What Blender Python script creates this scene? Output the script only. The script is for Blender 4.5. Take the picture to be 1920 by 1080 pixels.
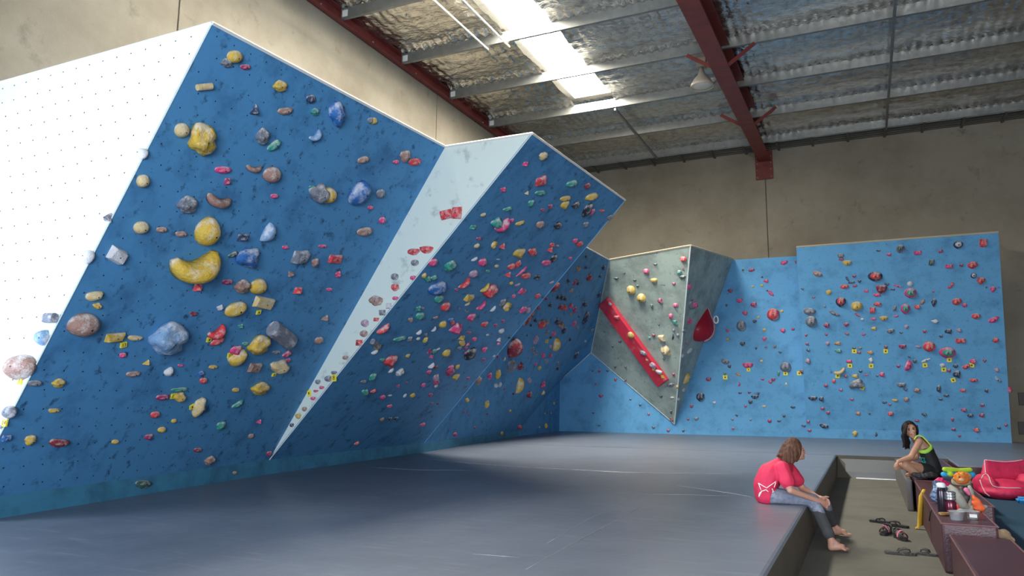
import bpy, bmesh, math, random
from mathutils import Vector, Matrix, noise
from mathutils.bvhtree import BVHTree

scene = bpy.context.scene
for o in list(bpy.data.objects):
    bpy.data.objects.remove(o)

# ------------------------------------------------------------------ camera
F, CX, CY = 1412.0, 960.0, 540.0            # focal length in pixels of a 1920x1080 frame
CAM = Vector((0.0, 0.0, 1.48))
def cdir(px, py):
    return Vector(((px - CX) / F, -(py - CY) / F, -1.0))
_X = -cdir(-2100, 726); _X.normalize()
_Y = cdir(1625, 757); _Y.normalize()
_Y = (_Y - _X * _X.dot(_Y)).normalized()
_Z = _X.cross(_Y)
ROT = Matrix((_X, _Y, _Z))                  # world = ROT @ camera
cam_data = bpy.data.cameras.new('camera')
cam = bpy.data.objects.new('camera', cam_data)
scene.collection.objects.link(cam)
cam.matrix_world = Matrix.Translation(CAM) @ ROT.to_4x4()
cam_data.sensor_width = 36.0
cam_data.lens = 36.0 * F / 1920.0
cam_data.clip_start = 0.05
cam_data.clip_end = 300
scene.camera = cam

# ------------------------------------------------------------------ world, exposure, large lights
scene.view_settings.view_transform = 'Standard'
scene.view_settings.look = 'None'
scene.view_settings.gamma = 1.0
scene.view_settings.use_curve_mapping = False
scene.view_settings.exposure = 0.9
world = bpy.data.worlds.new('world')
scene.world = world
world.use_nodes = True
bg = world.node_tree.nodes['Background']
bg.inputs[0].default_value = (0.62, 0.78, 1.0, 1)
bg.inputs[1].default_value = 1.5

def area_light(name, loc, rot, sx, sy, power, col):
    d = bpy.data.lights.new(name, 'AREA')
    d.shape = 'RECTANGLE'; d.size = sx; d.size_y = sy
    d.energy = power; d.color = col
    o = bpy.data.objects.new(name, d)
    scene.collection.objects.link(o)
    o.location = loc; o.rotation_euler = rot
    return o
# daylight through the open side roller door; the front area light is added fill
area_light('side_door_daylight', (-10.0, -1.8, 2.3), (0, math.radians(-90), 0), 4.2, 6.2, 800, (0.70, 0.85, 1.0))
area_light('front_fill_light', (1.5, -5.7, 2.5), (math.radians(90), 0, 0), 7.0, 4.2, 820, (0.92, 0.97, 1.0))

# ------------------------------------------------------------------ helpers
COL = scene.collection
def ray(px, py):
    return (ROT @ cdir(px, py)).normalized()
def on_z(px, py, z):
    v = ray(px, py); return CAM + v * ((z - CAM.z) / v.z)
def on_y(px, py, y):
    v = ray(px, py); return CAM + v * (y / v.y)
def on_x(px, py, x):
    v = ray(px, py); return CAM + v * (x / v.x)
RIGHT = ROT @ Vector((1, 0, 0))
UPV = ROT @ Vector((0, 1, 0))
FWD = ROT @ Vector((0, 0, -1))
VH = Vector((FWD.x, FWD.y, 0)).normalized()
def depth(p):
    return (Vector(p) - CAM).dot(FWD)
def px_at(px, py, ref, v=0.0):
    """point seen at a pixel on the upright plane through ref, v metres further back"""
    d = ray(px, py)
    return CAM + d * (((Vector(ref) - CAM).dot(VH) + v) / d.dot(VH))

def tag(o, label=None, cat=None, group=None, kind=None):
    if label: o['label'] = label
    if cat: o['category'] = cat
    if group: o['group'] = group
    if kind: o['kind'] = kind
    return o
def link(name, me, mat=None, parent=None, smooth=False):
    o = bpy.data.objects.new(name, me)
    COL.objects.link(o)
    if mat is not None and not me.materials:
        me.materials.append(mat)
    if smooth:
        me.polygons.foreach_set('use_smooth', [True] * len(me.polygons))
    if parent is not None:
        o.parent = parent
        o.matrix_parent_inverse = parent.matrix_world.inverted() if parent.type != 'EMPTY' else Matrix.Translation(-parent.location)
    return o
def empty(name, loc=(0, 0, 0)):
    o = bpy.data.objects.new(name, None)
    COL.objects.link(o)
    o.location = loc
    o.matrix_world = Matrix.Translation(loc)
    o.empty_display_size = 0.1
    return o
def mesh_of(bm, name='m'):
    me = bpy.data.meshes.new(name)
    bm.normal_update()
    bm.to_mesh(me); bm.free()
    return me
def box(bm, x0, x1, y0, y1, z0, z1):
    vs = [bm.verts.new((x, y, z)) for z in (z0, z1) for y in (y0, y1) for x in (x0, x1)]
    for f in ((0, 2, 3, 1), (4, 5, 7, 6), (0, 1, 5, 4), (2, 6, 7, 3), (0, 4, 6, 2), (1, 3, 7, 5)):
        bm.faces.new([vs[i] for i in f])
    return vs
def box_obj(name, b, mat, parent=None, bevel=0.0, seg=2):
    bm = bmesh.new(); box(bm, *b)
    if bevel:
        bmesh.ops.bevel(bm, geom=bm.edges[:], offset=bevel, segments=seg, profile=0.6, affect='EDGES')
    return link(name, mesh_of(bm), mat, parent)
def tube(bm, pts, rad, n=8, cap=True):
    pts = [Vector(p) for p in pts]
    rads = rad if isinstance(rad, (list, tuple)) else [rad] * len(pts)
    rings = []
    for i, p in enumerate(pts):
        d = (pts[min(i + 1, len(pts) - 1)] - pts[max(i - 1, 0)]).normalized()
        a = d.cross(Vector((0, 0, 1)))
        if a.length < 1e-3: a = d.cross(Vector((0, 1, 0)))
        a.normalize(); b = d.cross(a)
        rings.append([bm.verts.new(p + (a * math.cos(t) + b * math.sin(t)) * rads[i]) for t in [2 * math.pi * k / n for k in range(n)]])
    for r0, r1 in zip(rings, rings[1:]):
        for k in range(n):
            bm.faces.new((r0[k], r0[(k + 1) % n], r1[(k + 1) % n], r1[k]))
    if cap:
        bm.faces.new(rings[0][::-1]); bm.faces.new(rings[-1])
def tube_obj(name, pts, rad, mat, parent=None, n=8):
    bm = bmesh.new(); tube(bm, pts, rad, n)
    bmesh.ops.recalc_face_normals(bm, faces=bm.faces[:])
    return link(name, mesh_of(bm), mat, parent, True)
def lathe(bm, prof, n=20, c=(0, 0, 0)):
    c = Vector(c); rings = []
    for r, z in prof:
        rings.append([bm.verts.new(c + Vector((r * math.cos(2 * math.pi * k / n), r * math.sin(2 * math.pi * k / n), z))) for k in range(n)])
    for a, b in zip(rings, rings[1:]):
        for k in range(n):
            bm.faces.new((a[k], a[(k + 1) % n], b[(k + 1) % n], b[k]))
    bm.faces.new(rings[0][::-1]); bm.faces.new(rings[-1])
def lathe_obj(name, prof, mat, parent=None, n=20, c=(0, 0, 0)):
    bm = bmesh.new(); lathe(bm, prof, n, c)
    return link(name, mesh_of(bm), mat, parent, True)

# ------------------------------------------------------------------ materials
MATS = {}
def mat(name, col, rough=0.6, metal=0.0, **kw):
    """principled material; var = (second colour, noise scale, low, high), bump = (scale, strength)"""
    if name in MATS: return MATS[name]
    m = bpy.data.materials.new(name); m.use_nodes = True
    nt = m.node_tree; N = nt.nodes; L = nt.links
    p = N['Principled BSDF']
    p.inputs['Base Color'].default_value = (*col, 1)
    p.inputs['Roughness'].default_value = rough
    p.inputs['Metallic'].default_value = metal
    if 'spec' in kw: p.inputs['Specular IOR Level'].default_value = kw['spec']
    tc = N.new('ShaderNodeTexCoord')
    src = tc.outputs[kw.get('coord', 'Object')]
    last = None
    for (c2, sc, lo, hi, *rest) in kw.get('var', []):
        mp = N.new('ShaderNodeMapping'); L.new(src, mp.inputs['Vector'])
        if rest: mp.inputs['Scale'].default_value = rest[0]
        nz = N.new('ShaderNodeTexNoise'); nz.inputs['Scale'].default_value = sc
        nz.inputs['Detail'].default_value = 6; nz.inputs['Roughness'].default_value = 0.65
        L.new(mp.outputs[0], nz.inputs['Vector'])
        mr = N.new('ShaderNodeMapRange'); mr.inputs[1].default_value = lo; mr.inputs[2].default_value = hi
        L.new(nz.outputs[0], mr.inputs[0])
        mx = N.new('ShaderNodeMix'); mx.data_type = 'RGBA'
        L.new(mr.outputs[0], mx.inputs[0])
        if last is None: mx.inputs[6].default_value = (*col, 1)
        else: L.new(last, mx.inputs[6])
        mx.inputs[7].default_value = (*c2, 1)
        last = mx.outputs[2]
    if last is not None: L.new(last, p.inputs['Base Color'])
    if 'bump' in kw:
        sc, st = kw['bump'][:2]
        nz = N.new('ShaderNodeTexNoise'); nz.inputs['Scale'].default_value = sc; nz.inputs['Detail'].default_value = 4
        mp = N.new('ShaderNodeMapping'); L.new(src, mp.inputs['Vector'])
        if len(kw['bump']) > 2: mp.inputs['Scale'].default_value = kw['bump'][2]
        L.new(mp.outputs[0], nz.inputs['Vector'])
        b = N.new('ShaderNodeBump'); b.inputs['Strength'].default_value = st; b.inputs['Distance'].default_value = kw.get('dist', 0.02)
        L.new(nz.outputs[0], b.inputs['Height']); L.new(b.outputs[0], p.inputs['Normal'])
    if 'emit' in kw:
        p.inputs['Emission Color'].default_value = (*kw['emit'][0], 1)
        p.inputs['Emission Strength'].default_value = kw['emit'][1]
    if 'alpha' in kw:
        p.inputs['Transmission Weight'].default_value = kw['alpha']
    MATS[name] = m
    return m

BLUE = mat('blue_wall_paint', (0.072, 0.27, 0.55), 0.72, var=[((0.036, 0.15, 0.34), 2.2, 0.50, 0.75), ((0.012, 0.05, 0.12), 8, 0.57, 0.72)], bump=(160, 0.35), dist=0.006)
BLUE2 = mat('light_blue_wall_paint', (0.115, 0.37, 0.68), 0.7, var=[((0.075, 0.26, 0.50), 2.0, 0.48, 0.72), ((0.03, 0.08, 0.14), 8, 0.64, 0.80)], bump=(140, 0.3), dist=0.006)
PALE = mat('pale_mint_wall_paint', (0.64, 0.74, 0.72), 0.65, var=[((0.22, 0.28, 0.29), 3.5, 0.58, 0.80), ((0.10, 0.12, 0.12), 14, 0.66, 0.80)], bump=(120, 0.25), dist=0.005)
PALE_CLEAN = mat('white_mint_wall_paint', (0.72, 0.80, 0.80), 0.65, var=[((0.5, 0.56, 0.56), 5, 0.62, 0.8)], bump=(120, 0.25), dist=0.005)
PALE_SHADED = mat('shaded_mint_wall_paint', (0.40, 0.50, 0.47), 0.65, var=[((0.26, 0.32, 0.31), 1.6, 0.42, 0.62), ((0.08, 0.10, 0.10), 9, 0.60, 0.74)], bump=(120, 0.25), dist=0.005)  # same mint paint, base darkened to carry the wedge's shade; smudges are dirt
CONC = mat('tilt_up_concrete', (0.325, 0.285, 0.225), 0.85, var=[((0.24, 0.205, 0.155), 0.55, 0.42, 0.68), ((0.13, 0.11, 0.085), 2.5, 0.60, 0.85)], bump=(40, 0.2))
JOINT = mat('joint_sealant', (0.12, 0.105, 0.085), 0.8)
MAT_VINYL = mat('grey_mat_vinyl', (0.165, 0.185, 0.235), 0.36, var=[((0.125, 0.143, 0.185), 0.9, 0.45, 0.7), ((0.24, 0.255, 0.285), 5, 0.56, 0.75, (0.35, 2.2, 1)), ((0.42, 0.43, 0.45), 1.9, 0.74, 0.80, (1, 2.4, 1))], bump=(1.6, 0.35, (1, 0.5, 1)), dist=0.05, spec=0.45)
PITFLOOR = mat('olive_grey_carpet', (0.125, 0.12, 0.10), 0.9, var=[((0.09, 0.088, 0.078), 1.4, 0.45, 0.7)], bump=(220, 0.4), dist=0.005)
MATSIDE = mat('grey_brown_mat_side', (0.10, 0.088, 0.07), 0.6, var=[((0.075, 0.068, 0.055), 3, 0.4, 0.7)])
CARPET = mat('blue_carpet', (0.008, 0.05, 0.105), 0.95, bump=(260, 0.5), dist=0.006, var=[((0.008, 0.05, 0.10), 40, 0.4, 0.7)])
MAROON = mat('maroon_vinyl', (0.065, 0.020, 0.030), 0.4, var=[((0.085, 0.033, 0.042), 3, 0.5, 0.75), ((0.045, 0.012, 0.02), 14, 0.55, 0.8)], bump=(60, 0.15))
REDSTEEL = mat('red_oxide_steel', (0.20, 0.035, 0.028), 0.5, var=[((0.14, 0.022, 0.02), 3, 0.45, 0.7)])
GALV = mat('galvanised_steel', (0.27, 0.27, 0.26), 0.42, 0.6, var=[((0.21, 0.21, 0.205), 6, 0.4, 0.7)])
DARKSTEEL = mat('dark_steel', (0.06, 0.055, 0.05), 0.5, 0.4)
FOIL = mat('foil_sarking', (0.70, 0.68, 0.63), 0.2, 0.97, var=[((0.36, 0.355, 0.33), 5, 0.45, 0.7)], bump=(9, 0.55, (1, 1.6, 1)), dist=0.05)
WOODEDGE = mat('bare_plywood_edge', (0.62, 0.55, 0.42), 0.7)
WHITE = mat('white_paint', (0.75, 0.75, 0.72), 0.5)
BOLT = mat('black_bolt', (0.01, 0.01, 0.012), 0.5)
SKYLIGHT = mat('translucent_roof_sheet', (0.9, 0.88, 0.8), 0.5, emit=((1.0, 0.94, 0.80), 38.0))
ALU = mat('aluminium', (0.7, 0.7, 0.7), 0.3, 0.9)

# ------------------------------------------------------------------ room shell
XL, XR, YF, YB, ZR = -10.15, 12.0, -6.0, 25.9, 10.25
MATZ = 0.43
tag(box_obj('floor', (XL - 0.3, XR + 0.3, YF - 0.3, YB + 0.3, -0.2, 0.0), PITFLOOR), kind='structure')

def concrete_wall(name, axis, pos, cuts, lo, hi, z0, z1, th, holes=()):
    root = empty(name, (pos, lo, 0) if axis == 'x' else (lo, pos, 0)); tag(root, kind='structure')
    s = math.copysign(1, th)
    for a, b in zip(cuts, cuts[1:]):
        g = 0.016
        bb = (pos, pos + th, a + g, b - g, z0, z1) if axis == 'x' else (a + g, b - g, pos, pos + th, z0, z1)
        bb = (min(bb[0], bb[1]), max(bb[0], bb[1]), min(bb[2], bb[3]), max(bb[2], bb[3]), bb[4], bb[5])
        box_obj('concrete_panel', bb, CONC, root)
    bb = (pos + s * 0.03, pos + th, cuts[0], cuts[-1], z0, z1)
    if axis == 'y': bb = (bb[2], bb[3], bb[0], bb[1], z0, z1)
    bb = (min(bb[0], bb[1]), max(bb[0], bb[1]), min(bb[2], bb[3]), max(bb[2], bb[3]), bb[4], bb[5])
    box_obj('joint_sealant', bb, JOINT, root)
    return root
wl = concrete_wall('wall_left', 'x', XL, [1.5, 8.37, 16.81, YB + 0.2], YF, YB, 0, 10.2, -0.2)
box_obj('concrete_panel', (XL - 0.2, XL, YF, -5.1, 0, 10.2), CONC, wl); box_obj('concrete_panel', (XL - 0.2, XL, -5.1, 1.5, 4.5, 10.2), CONC, wl)
concrete_wall('wall_back', 'y', YB, [XL - 0.2, -2.68, 4.9, XR + 0.2], XL, XR, 0, 10.2, 0.2)
concrete_wall('wall_right', 'x', XR, [YF, 2.0, 10.0, 18.0, YB + 0.2], YF, YB, 0, 10.2, 0.2)
# front wall with an opening added for the front fill, behind the photographer
wf = empty('wall_front', (0, YF, 0)); tag(wf, kind='structure')
for b in ((XL, -2.1, 0, 10.2), (5.1, XR, 0, 10.2), (-2.1, 5.1, 4.8, 10.2)):
    box_obj('concrete_panel', (b[0], b[1], YF - 0.2, YF, b[2], b[3]), CONC, wf)

# ------------------------------------------------------------------ roof
roof = empty('ceiling', (0, 10, ZR)); tag(roof, kind='structure')
SKX0, SKX1, SKY0, SKY1 = -7.22, -6.02, 7.64, 19.7
PUR = [12.46 + 2.41 * k for k in range(-7, 6)]
box_obj('roof_sheet', (XL - 0.3, SKX0, YF - 0.3, SKY1, ZR, ZR + 0.1), GALV, roof)
box_obj('roof_sheet', (SKX0, SKX1, YF - 0.3, SKY0, ZR, ZR + 0.1), GALV, roof)
box_obj('roof_sheet', (SKX1, XR + 0.3, YF - 0.3, SKY1, ZR, ZR + 0.1), GALV, roof)
box_obj('roof_sheet', (XL - 0.3, XR + 0.3, SKY1, YB + 0.4, ZR, ZR + 0.1), GALV, roof)
tag(box_obj('skylight', (SKX0, SKX1, SKY0, SKY1, ZR - 0.02, ZR + 0.02), SKYLIGHT), 'long translucent skylight strip glowing white between the purlins', 'skylight')
rnd = random.Random(4)
def foil_bay(x0, x1, y0, y1, seed):
    nx = max(2, int((x1 - x0) / (0.052 if y1 > 11 else 0.3))); ny = 40 if y1 > 11 else 10
    vs = []; fs = []
    for j in range(ny + 1):
        v = j / ny; y = y0 + (y1 - y0) * v
        for i in range(nx + 1):
            x = x0 + (x1 - x0) * i / nx
            z = 10.12 - 0.10 * math.sin(math.pi * v)
            z -= 0.020 * abs(math.sin(math.pi * x / 0.21)) * (0.8 + noise.noise((x * 0.7, y * 0.7, seed))) + 0.008 * abs(math.sin(math.pi * y / 0.3))
            e = max(0.0, (v - 0.86) / 0.14); e = e * e * (3 - 2 * e)
            z -= e * (0.075 + 0.05 * abs(math.sin(math.pi * x / 0.21 + 0.6 * noise.noise((x, seed, 1)))))
            z += 0.030 * noise.noise((x * 2.6, y * 4.0, seed * 3.1)) + 0.016 * noise.noise((x * 7, y * 9, seed))
            vs.append((x, y, z))
    for j in range(ny):
        for i in range(nx):
            a = j * (nx + 1) + i
            fs.append((a, a + nx + 1, a + nx + 2, a + 1))
    me = bpy.data.meshes.new('foil'); me.from_pydata(vs, [], fs); me.update()
    link('foil_blanket', me, FOIL, roof, True)
edges = [YF] + PUR + [YB + 0.1]
for k, (a, b) in enumerate(zip(edges, edges[1:])):
    if b > SKY1 + 0.1 or b < SKY0 + 0.1:
        foil_bay(XL, XR, a, min(b, YB - 0.95 if k == len(edges) - 2 else b), k + 1)
    else:
        foil_bay(XL, SKX0, a, b, k + 1); foil_bay(SKX1, XR, a, b, k + 31)
def purlin(y):
    root = empty('purlin', (0, y, 9.95))
    bm = bmesh.new()
    prof = [(0, 9.76), (0.08, 9.76), (0.08, 9.785), (0.006, 9.766), (0.006, 10.0), (0.075, 10.0), (0.075, 10.006), (0, 10.006)]
    prof = [(0, 9.76), (0.075, 9.76), (0.075, 9.78), (0.07, 9.78), (0.07, 9.766), (0.006, 9.766), (0.006, 10.0), (0.08, 10.0), (0.08, 10.006), (0, 10.006)]
    a = [bm.verts.new((XL + 0.12, y + p[0], p[1])) for p in prof]
    b = [bm.verts.new((XR, y + p[0], p[1])) for p in prof]
    n = len(prof)
    for i in range(n): bm.faces.new((a[i], a[(i + 1) % n], b[(i + 1) % n], b[i]))
    bm.faces.new(a[::-1]); bm.faces.new(b)
    bmesh.ops.recalc_face_normals(bm, faces=bm.faces[:])
    link('channel', mesh_of(bm), GALV, root)
    box_obj('cleat', (XL + 0.16, XL + 0.30, y - 0.012, y - 0.001, 9.80, 9.95), WHITE, root)
    return root
for i, y in enumerate(PUR):
    if y < 5: continue
    tag(purlin(y), 'galvanised roof purlin under silver foil, ' + ['next to the eave grille', 'second from the eave grille', 'third from the eave grille, at the skylight end', 'fourth from the eave grille', 'fifth from the eave grille', 'sixth from the eave grille', 'seventh from the eave grille', 'eighth from the eave grille', 'ninth from the eave grille'][len(PUR) - 1 - i], 'purlin', 'parallel roof purlins')
# bridging between the purlins
for x, y0, y1, lab in ((1.0, 10.2, 24.5, 'thin grey steel bridging strip crossing the purlins beside the red rafter'), (-6.03, 19.75, 24.5, 'thin grey steel bridging strip running on from the end of the skylight')):
    tag(box_obj('bridging_strip', (x - 0.03, x + 0.03, y0, y1, 9.68, 9.755), GALV, None, 0.005, 1), lab, 'roof bridging')
for x0, x1, y1, lab in ((-7.82, -7.69, 15.01, 'thin white conduit under the purlins nearer the red wall beam'), (-7.16, -7.17, 15.1, 'thin white conduit under the purlins right beside the skylight')):
    r = tube_obj('conduit', [(x0, 5.0, 9.735), (x1, y1, 9.735)], 0.022, WHITE); tag(r, lab, 'conduit', 'white conduits')
# red beam along the top of the left wall
bm = bmesh.new()
box(bm, XL, XL + 0.015, 4.0, YB, 9.72, 10.02); box(bm, XL, XL + 0.16, 4.0, YB, 9.72, 9.735); box(bm, XL, XL + 0.16, 4.0, YB, 10.005, 10.02)
wb = empty('wall_beam', (XL, 15, 9.72)); tag(wb, 'red oxide steel channel along the top of the concrete side wall', 'steel beam')
link('channel', mesh_of(bm), REDSTEEL, wb)
for k in range(8):
    bm = bmesh.new(); bmesh.ops.create_uvsphere(bm, u_segments=8, v_segments=5, radius=0.02)
    bmesh.ops.translate(bm, verts=bm.verts[:], vec=(XL + 0.02, 10.0 + 1.9 * k, 9.86)); link('bolt', mesh_of(bm), ALU, wb)
# red rafter
rf = empty('roof_rafter', (-2.68, 25.88, 9.0)); tag(rf, 'deep red oxide steel rafter bolted to the back concrete wall', 'steel beam')
def raft_z(y): return 9.03 + (y - 13.4) * 0.042
def slab_y(bm, x0, x1, zo0, zo1, y0=-2.0, y1=25.86):
    c = []
    for y in (y0, y1):
        z = raft_z(y)
        c.append([bm.verts.new((x0, y, z + zo0)), bm.verts.new((x1, y, z + zo0)), bm.verts.new((x1, y, z + zo1)), bm.verts.new((x0, y, z + zo1))])
    a, b = c
    for i in range(4): bm.faces.new((a[i], a[(i + 1) % 4], b[(i + 1) % 4], b[i]))
    bm.faces.new(a[::-1]); bm.faces.new(b)
bm = bmesh.new()
slab_y(bm, -2.86, -2.46, 0.0, 0.03); slab_y(bm, -2.67, -2.65, 0.03, 0.62); slab_y(bm, -2.86, -2.46, 0.62, 0.65)
bmesh.ops.recalc_face_normals(bm, faces=bm.faces[:])
link('i_beam', mesh_of(bm), REDSTEEL, rf)
# haunch under the wall end
box_obj('base_plate', (-2.98, -2.42, 25.85, 25.9, 8.94, 10.1), REDSTEEL, rf)
for zz in (9.02, 9.28, 9.5, 9.72, 9.94):
    for xx in (-2.92, -2.48):
        bm = bmesh.new(); bmesh.ops.create_uvsphere(bm, u_segments=8, v_segments=5, radius=0.025)
        bmesh.ops.translate(bm, verts=bm.verts[:], vec=(xx, 25.845, zz)); link('bolt', mesh_of(bm), ALU, rf)
for yy in (17.2, 21.9):
    for s in (-1, 1):
        z = raft_z(yy)
        a = Vector((-2.66 + s * 0.12, yy - 0.05, z + 0.04)); b = Vector((-2.66 + s * 0.78, yy - 0.05, z + 0.50 + 0.0))
        bm = bmesh.new(); d = (b - a).normalized(); n = Vector((0, 1, 0)); q = d.cross(n)
        vs = [bm.verts.new(p + n * i * 0.01 + q * j * 0.045) for p in (a, b) for i, j in ((-1, -1), (1, -1), (1, 1), (-1, 1))]
        for i in range(4): bm.faces.new((vs[i], vs[(i + 1) % 4], vs[4 + (i + 1) % 4], vs[4 + i]))
        bm.faces.new(vs[3::-1]); bm.faces.new(vs[4:])
        bmesh.ops.recalc_face_normals(bm, faces=bm.faces[:])
        link('fly_brace', mesh_of(bm), REDSTEEL, rf)
GRILLE = mat('grey_steel_grille', (0.13, 0.125, 0.11), 0.5, 0.3)
# eave grille between the last purlin and the back wall
gr = empty('eave_grille', (0, 25.3, 10.0)); tag(gr, 'dark slatted steel grille along the top of the back wall', 'grille')
for k in range(6):
    y = 24.78 + 0.19 * k
    box_obj('slat', (XL + 0.1, XR, y, y + 0.05, 9.92, 9.95), GRILLE, gr)
for k in range(20):
    x = XL + 0.5 + 1.06 * k
    box_obj('bracket', (x, x + 0.07, 24.7, 25.88, 9.88, 9.92), GRILLE, gr)
# high bay lamp hanging beside the rafter
lp = on_y(1315, 118, 18.2); lampz = lp.z
lm = empty('high_bay_lamp', (lp.x, lp.y, lampz)); tag(lm, 'unlit grey bell shaped high bay lamp hanging beside the red rafter', 'lamp')
LG = mat('lamp_grey', (0.36, 0.33, 0.28), 0.5)
lx, ly = lp.x, lp.y
box_obj('gear_box', (lx - 0.12, lx + 0.12, ly - 0.1, ly + 0.1, lampz - 0.12, lampz + 0.16), LG, lm, 0.01)
tube_obj('hanger', [(lx, ly, lampz + 0.14), (lx, ly, 9.76)], 0.02, LG, lm)
zz = lampz - 0.12
lathe_obj('reflector', [(0.05, zz), (0.06, zz - 0.10), (0.10, zz - 0.20), (0.20, zz - 0.32), (0.275, zz - 0.44), (0.285, zz - 0.52), (0.275, zz - 0.52), (0.26, zz - 0.44), (0.19, zz - 0.33)], mat('lamp_reflector', (0.42, 0.38, 0.32), 0.4), lm, 24, (lx, ly, 0))
lathe_obj('lens', [(0.01, zz - 0.485), (0.27, zz - 0.48), (0.27, zz - 0.50), (0.15, zz - 0.53), (0.01, zz - 0.54)], mat('lamp_lens', (0.55, 0.52, 0.47), 0.12), lm, 24, (lx, ly, 0))

# ------------------------------------------------------------------ mats, pit and boxes
mt = empty('floor_mat', (-5, 10, 0)); tag(mt, 'wide grey vinyl crash mat covering the climbing floor', 'crash mat')
PE = -0.62
def mat_slab(name, b, mats=(MAT_VINYL, MATSIDE), parent=mt, bev=0.04):
    bm = bmesh.new(); box(bm, *b)
    bmesh.ops.bevel(bm, geom=[e for e in bm.edges if all(v.co.z > b[4] + 0.01 for v in e.verts)], offset=bev, segments=3, profile=0.5, affect='EDGES')
    bm.normal_update()
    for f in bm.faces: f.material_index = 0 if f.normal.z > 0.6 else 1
    me = mesh_of(bm)
    for m in mats: me.materials.append(m)
    return link(name, me, None, parent)
mat_slab('mat_slab', (XL, PE, YF, 17.2, 0.0, MATZ))
mat_slab('mat_slab', (XL, 1.38, 17.2, YB, 0.0, MATZ), bev=0.0)
mat_slab('mat_slab', (1.38, XR, 15.45, YB, 0.0, MATZ), mats=(MAT_VINYL, MAROON))
# sloped end of the pit
bm = bmesh.new()
pr = [(17.2, 0.0), (17.02, 0.0), (17.06, 0.12), (17.2, 0.36), (17.25, 0.425), (17.3, 0.43), (17.3, 0)]
a = [bm.verts.new((PE - 0.02, y, z)) for y, z in pr]; b = [bm.verts.new((0.58, y, z)) for y, z in pr]
for i in range(len(pr)): bm.faces.new((a[i], a[(i + 1) % len(pr)], b[(i + 1) % len(pr)], b[i]))
bm.faces.new(a[::-1]); bm.faces.new(b)
bmesh.ops.recalc_face_normals(bm, faces=bm.faces[:])
link('pit_end_slope', mesh_of(bm), mat('grey_mat_slope', (0.15, 0.16, 0.18), 0.45, bump=(2.5, 0.4), dist=0.04), mt)
# gusset in the pit corner
bm = bmesh.new()
vs = [bm.verts.new(p) for p in ((PE, 16.95, 0.0), (PE + 0.40, 17.05, 0.0), (PE, 16.9, 0.36), (PE + 0.02, 17.2, 0.42), (PE, 17.2, 0.0))]
for f in ((0, 1, 3, 2), (1, 4, 3), (0, 2, 3, 4), (0, 4, 1)): bm.faces.new([vs[i] for i in f])
bmesh.ops.recalc_face_normals(bm, faces=bm.faces[:])
link('corner_gusset', mesh_of(bm), MATSIDE, mt)
tag(box_obj('trim_1', (PE + 0.35, 0.55, 16.93, 17.02, 0.0, 0.018), ALU), kind='structure')
tag(box_obj('carpet', (1.28, XR, YF + 0.4, 15.43, 0.0, 0.012), CARPET), 'dark blue carpet beside the maroon boxes', 'carpet')

def vinyl_box(b, lab, grp='maroon vinyl boxes along the pit'):
    root = empty('vinyl_box', ((b[0] + b[1]) / 2, (b[2] + b[3]) / 2, 0)); tag(root, lab, 'foam box', grp)
    o = box_obj('cover', b, MAROON, root, 0.02, 2)
    bm = bmesh.new()
    for x in (b[0], b[1]):
        tube(bm, [(x, b[2], b[5] - 0.004), (x, b[3], b[5] - 0.004)], 0.008, 6)
    tube(bm, [(b[0], b[2], b[5] - 0.004), (b[1], b[2], b[5] - 0.004)], 0.008, 6)
    link('piping', mesh_of(bm), mat('maroon_piping', (0.16, 0.07, 0.075), 0.5), root)
    return root
vinyl_box((0.60, 1.05, 4.2, 7.83, 0.0, 0.35), 'lowest maroon vinyl box in front of the box holding snacks')
vinyl_box((0.55, 0.98, 7.95, 9.45, 0.0, 0.43), 'maroon vinyl box with bottles and snack tubs on top')
vinyl_box((0.55, 1.15, 9.5, 12.1, 0.0, 0.43), 'maroon vinyl box under the bags and clothes, with a yellow strap')
vinyl_box((0.56, 1.25, 12.16, 16.95, 0.0, 0.43), 'maroon vinyl box that the woman in black sits on')
tag(box_obj('mat_flap', (0.44, 0.52, 12.2, 16.9, 0.0, 0.425), mat('grey_flap', (0.13, 0.12, 0.115), 0.5, var=[((0.10, 0.085, 0.085), 2, .4, .7)]), None, 0.02), 'grey vinyl flap covering the pit side of the maroon box', 'mat')
# ------------------------------------------------------------------ climbing walls
H1 = 4.85                                   # top of the two big prows
KH = 0.61                                   # top of their kickboard
Q = on_z(-64, 939, KH); P3 = on_z(505, 862, 0.63)
P1 = on_z(398, 43, H1); P2 = on_z(835, 275, H1); P4 = on_z(998, 250, H1); P5 = on_z(1172, 375, H1)
Atl = on_z(0, 155, H1); Atl = P1 + (Atl - P1) * 1.45
S = Vector((-8.2, 13.4, 0.62))
K2 = Vector((-9.5, 20.9, 0.60)); EG = Vector((-9.93, 25.4, 2.22)); EGF = Vector((-8.75, 25.4, 3.19))
EtR = on_z(1142, 487, 6.0); EtL = Vector((-7.3, 13.4, 6.0))
Fa = on_z(1295, 460, 6.0); FT = Vector((-5.83, 25.36, 0.76)); F2r = on_y(1375, 485, 25.38)
Ic = [Vector((-1.72, 25.3, 0.71)), Vector((3.62, 25.3, 0.71)), on_y(1872, 435, 24.15), on_y(1493, 463, 24.15)]
def floor_pt(p): return Vector((p.x, p.y, MATZ))

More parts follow.
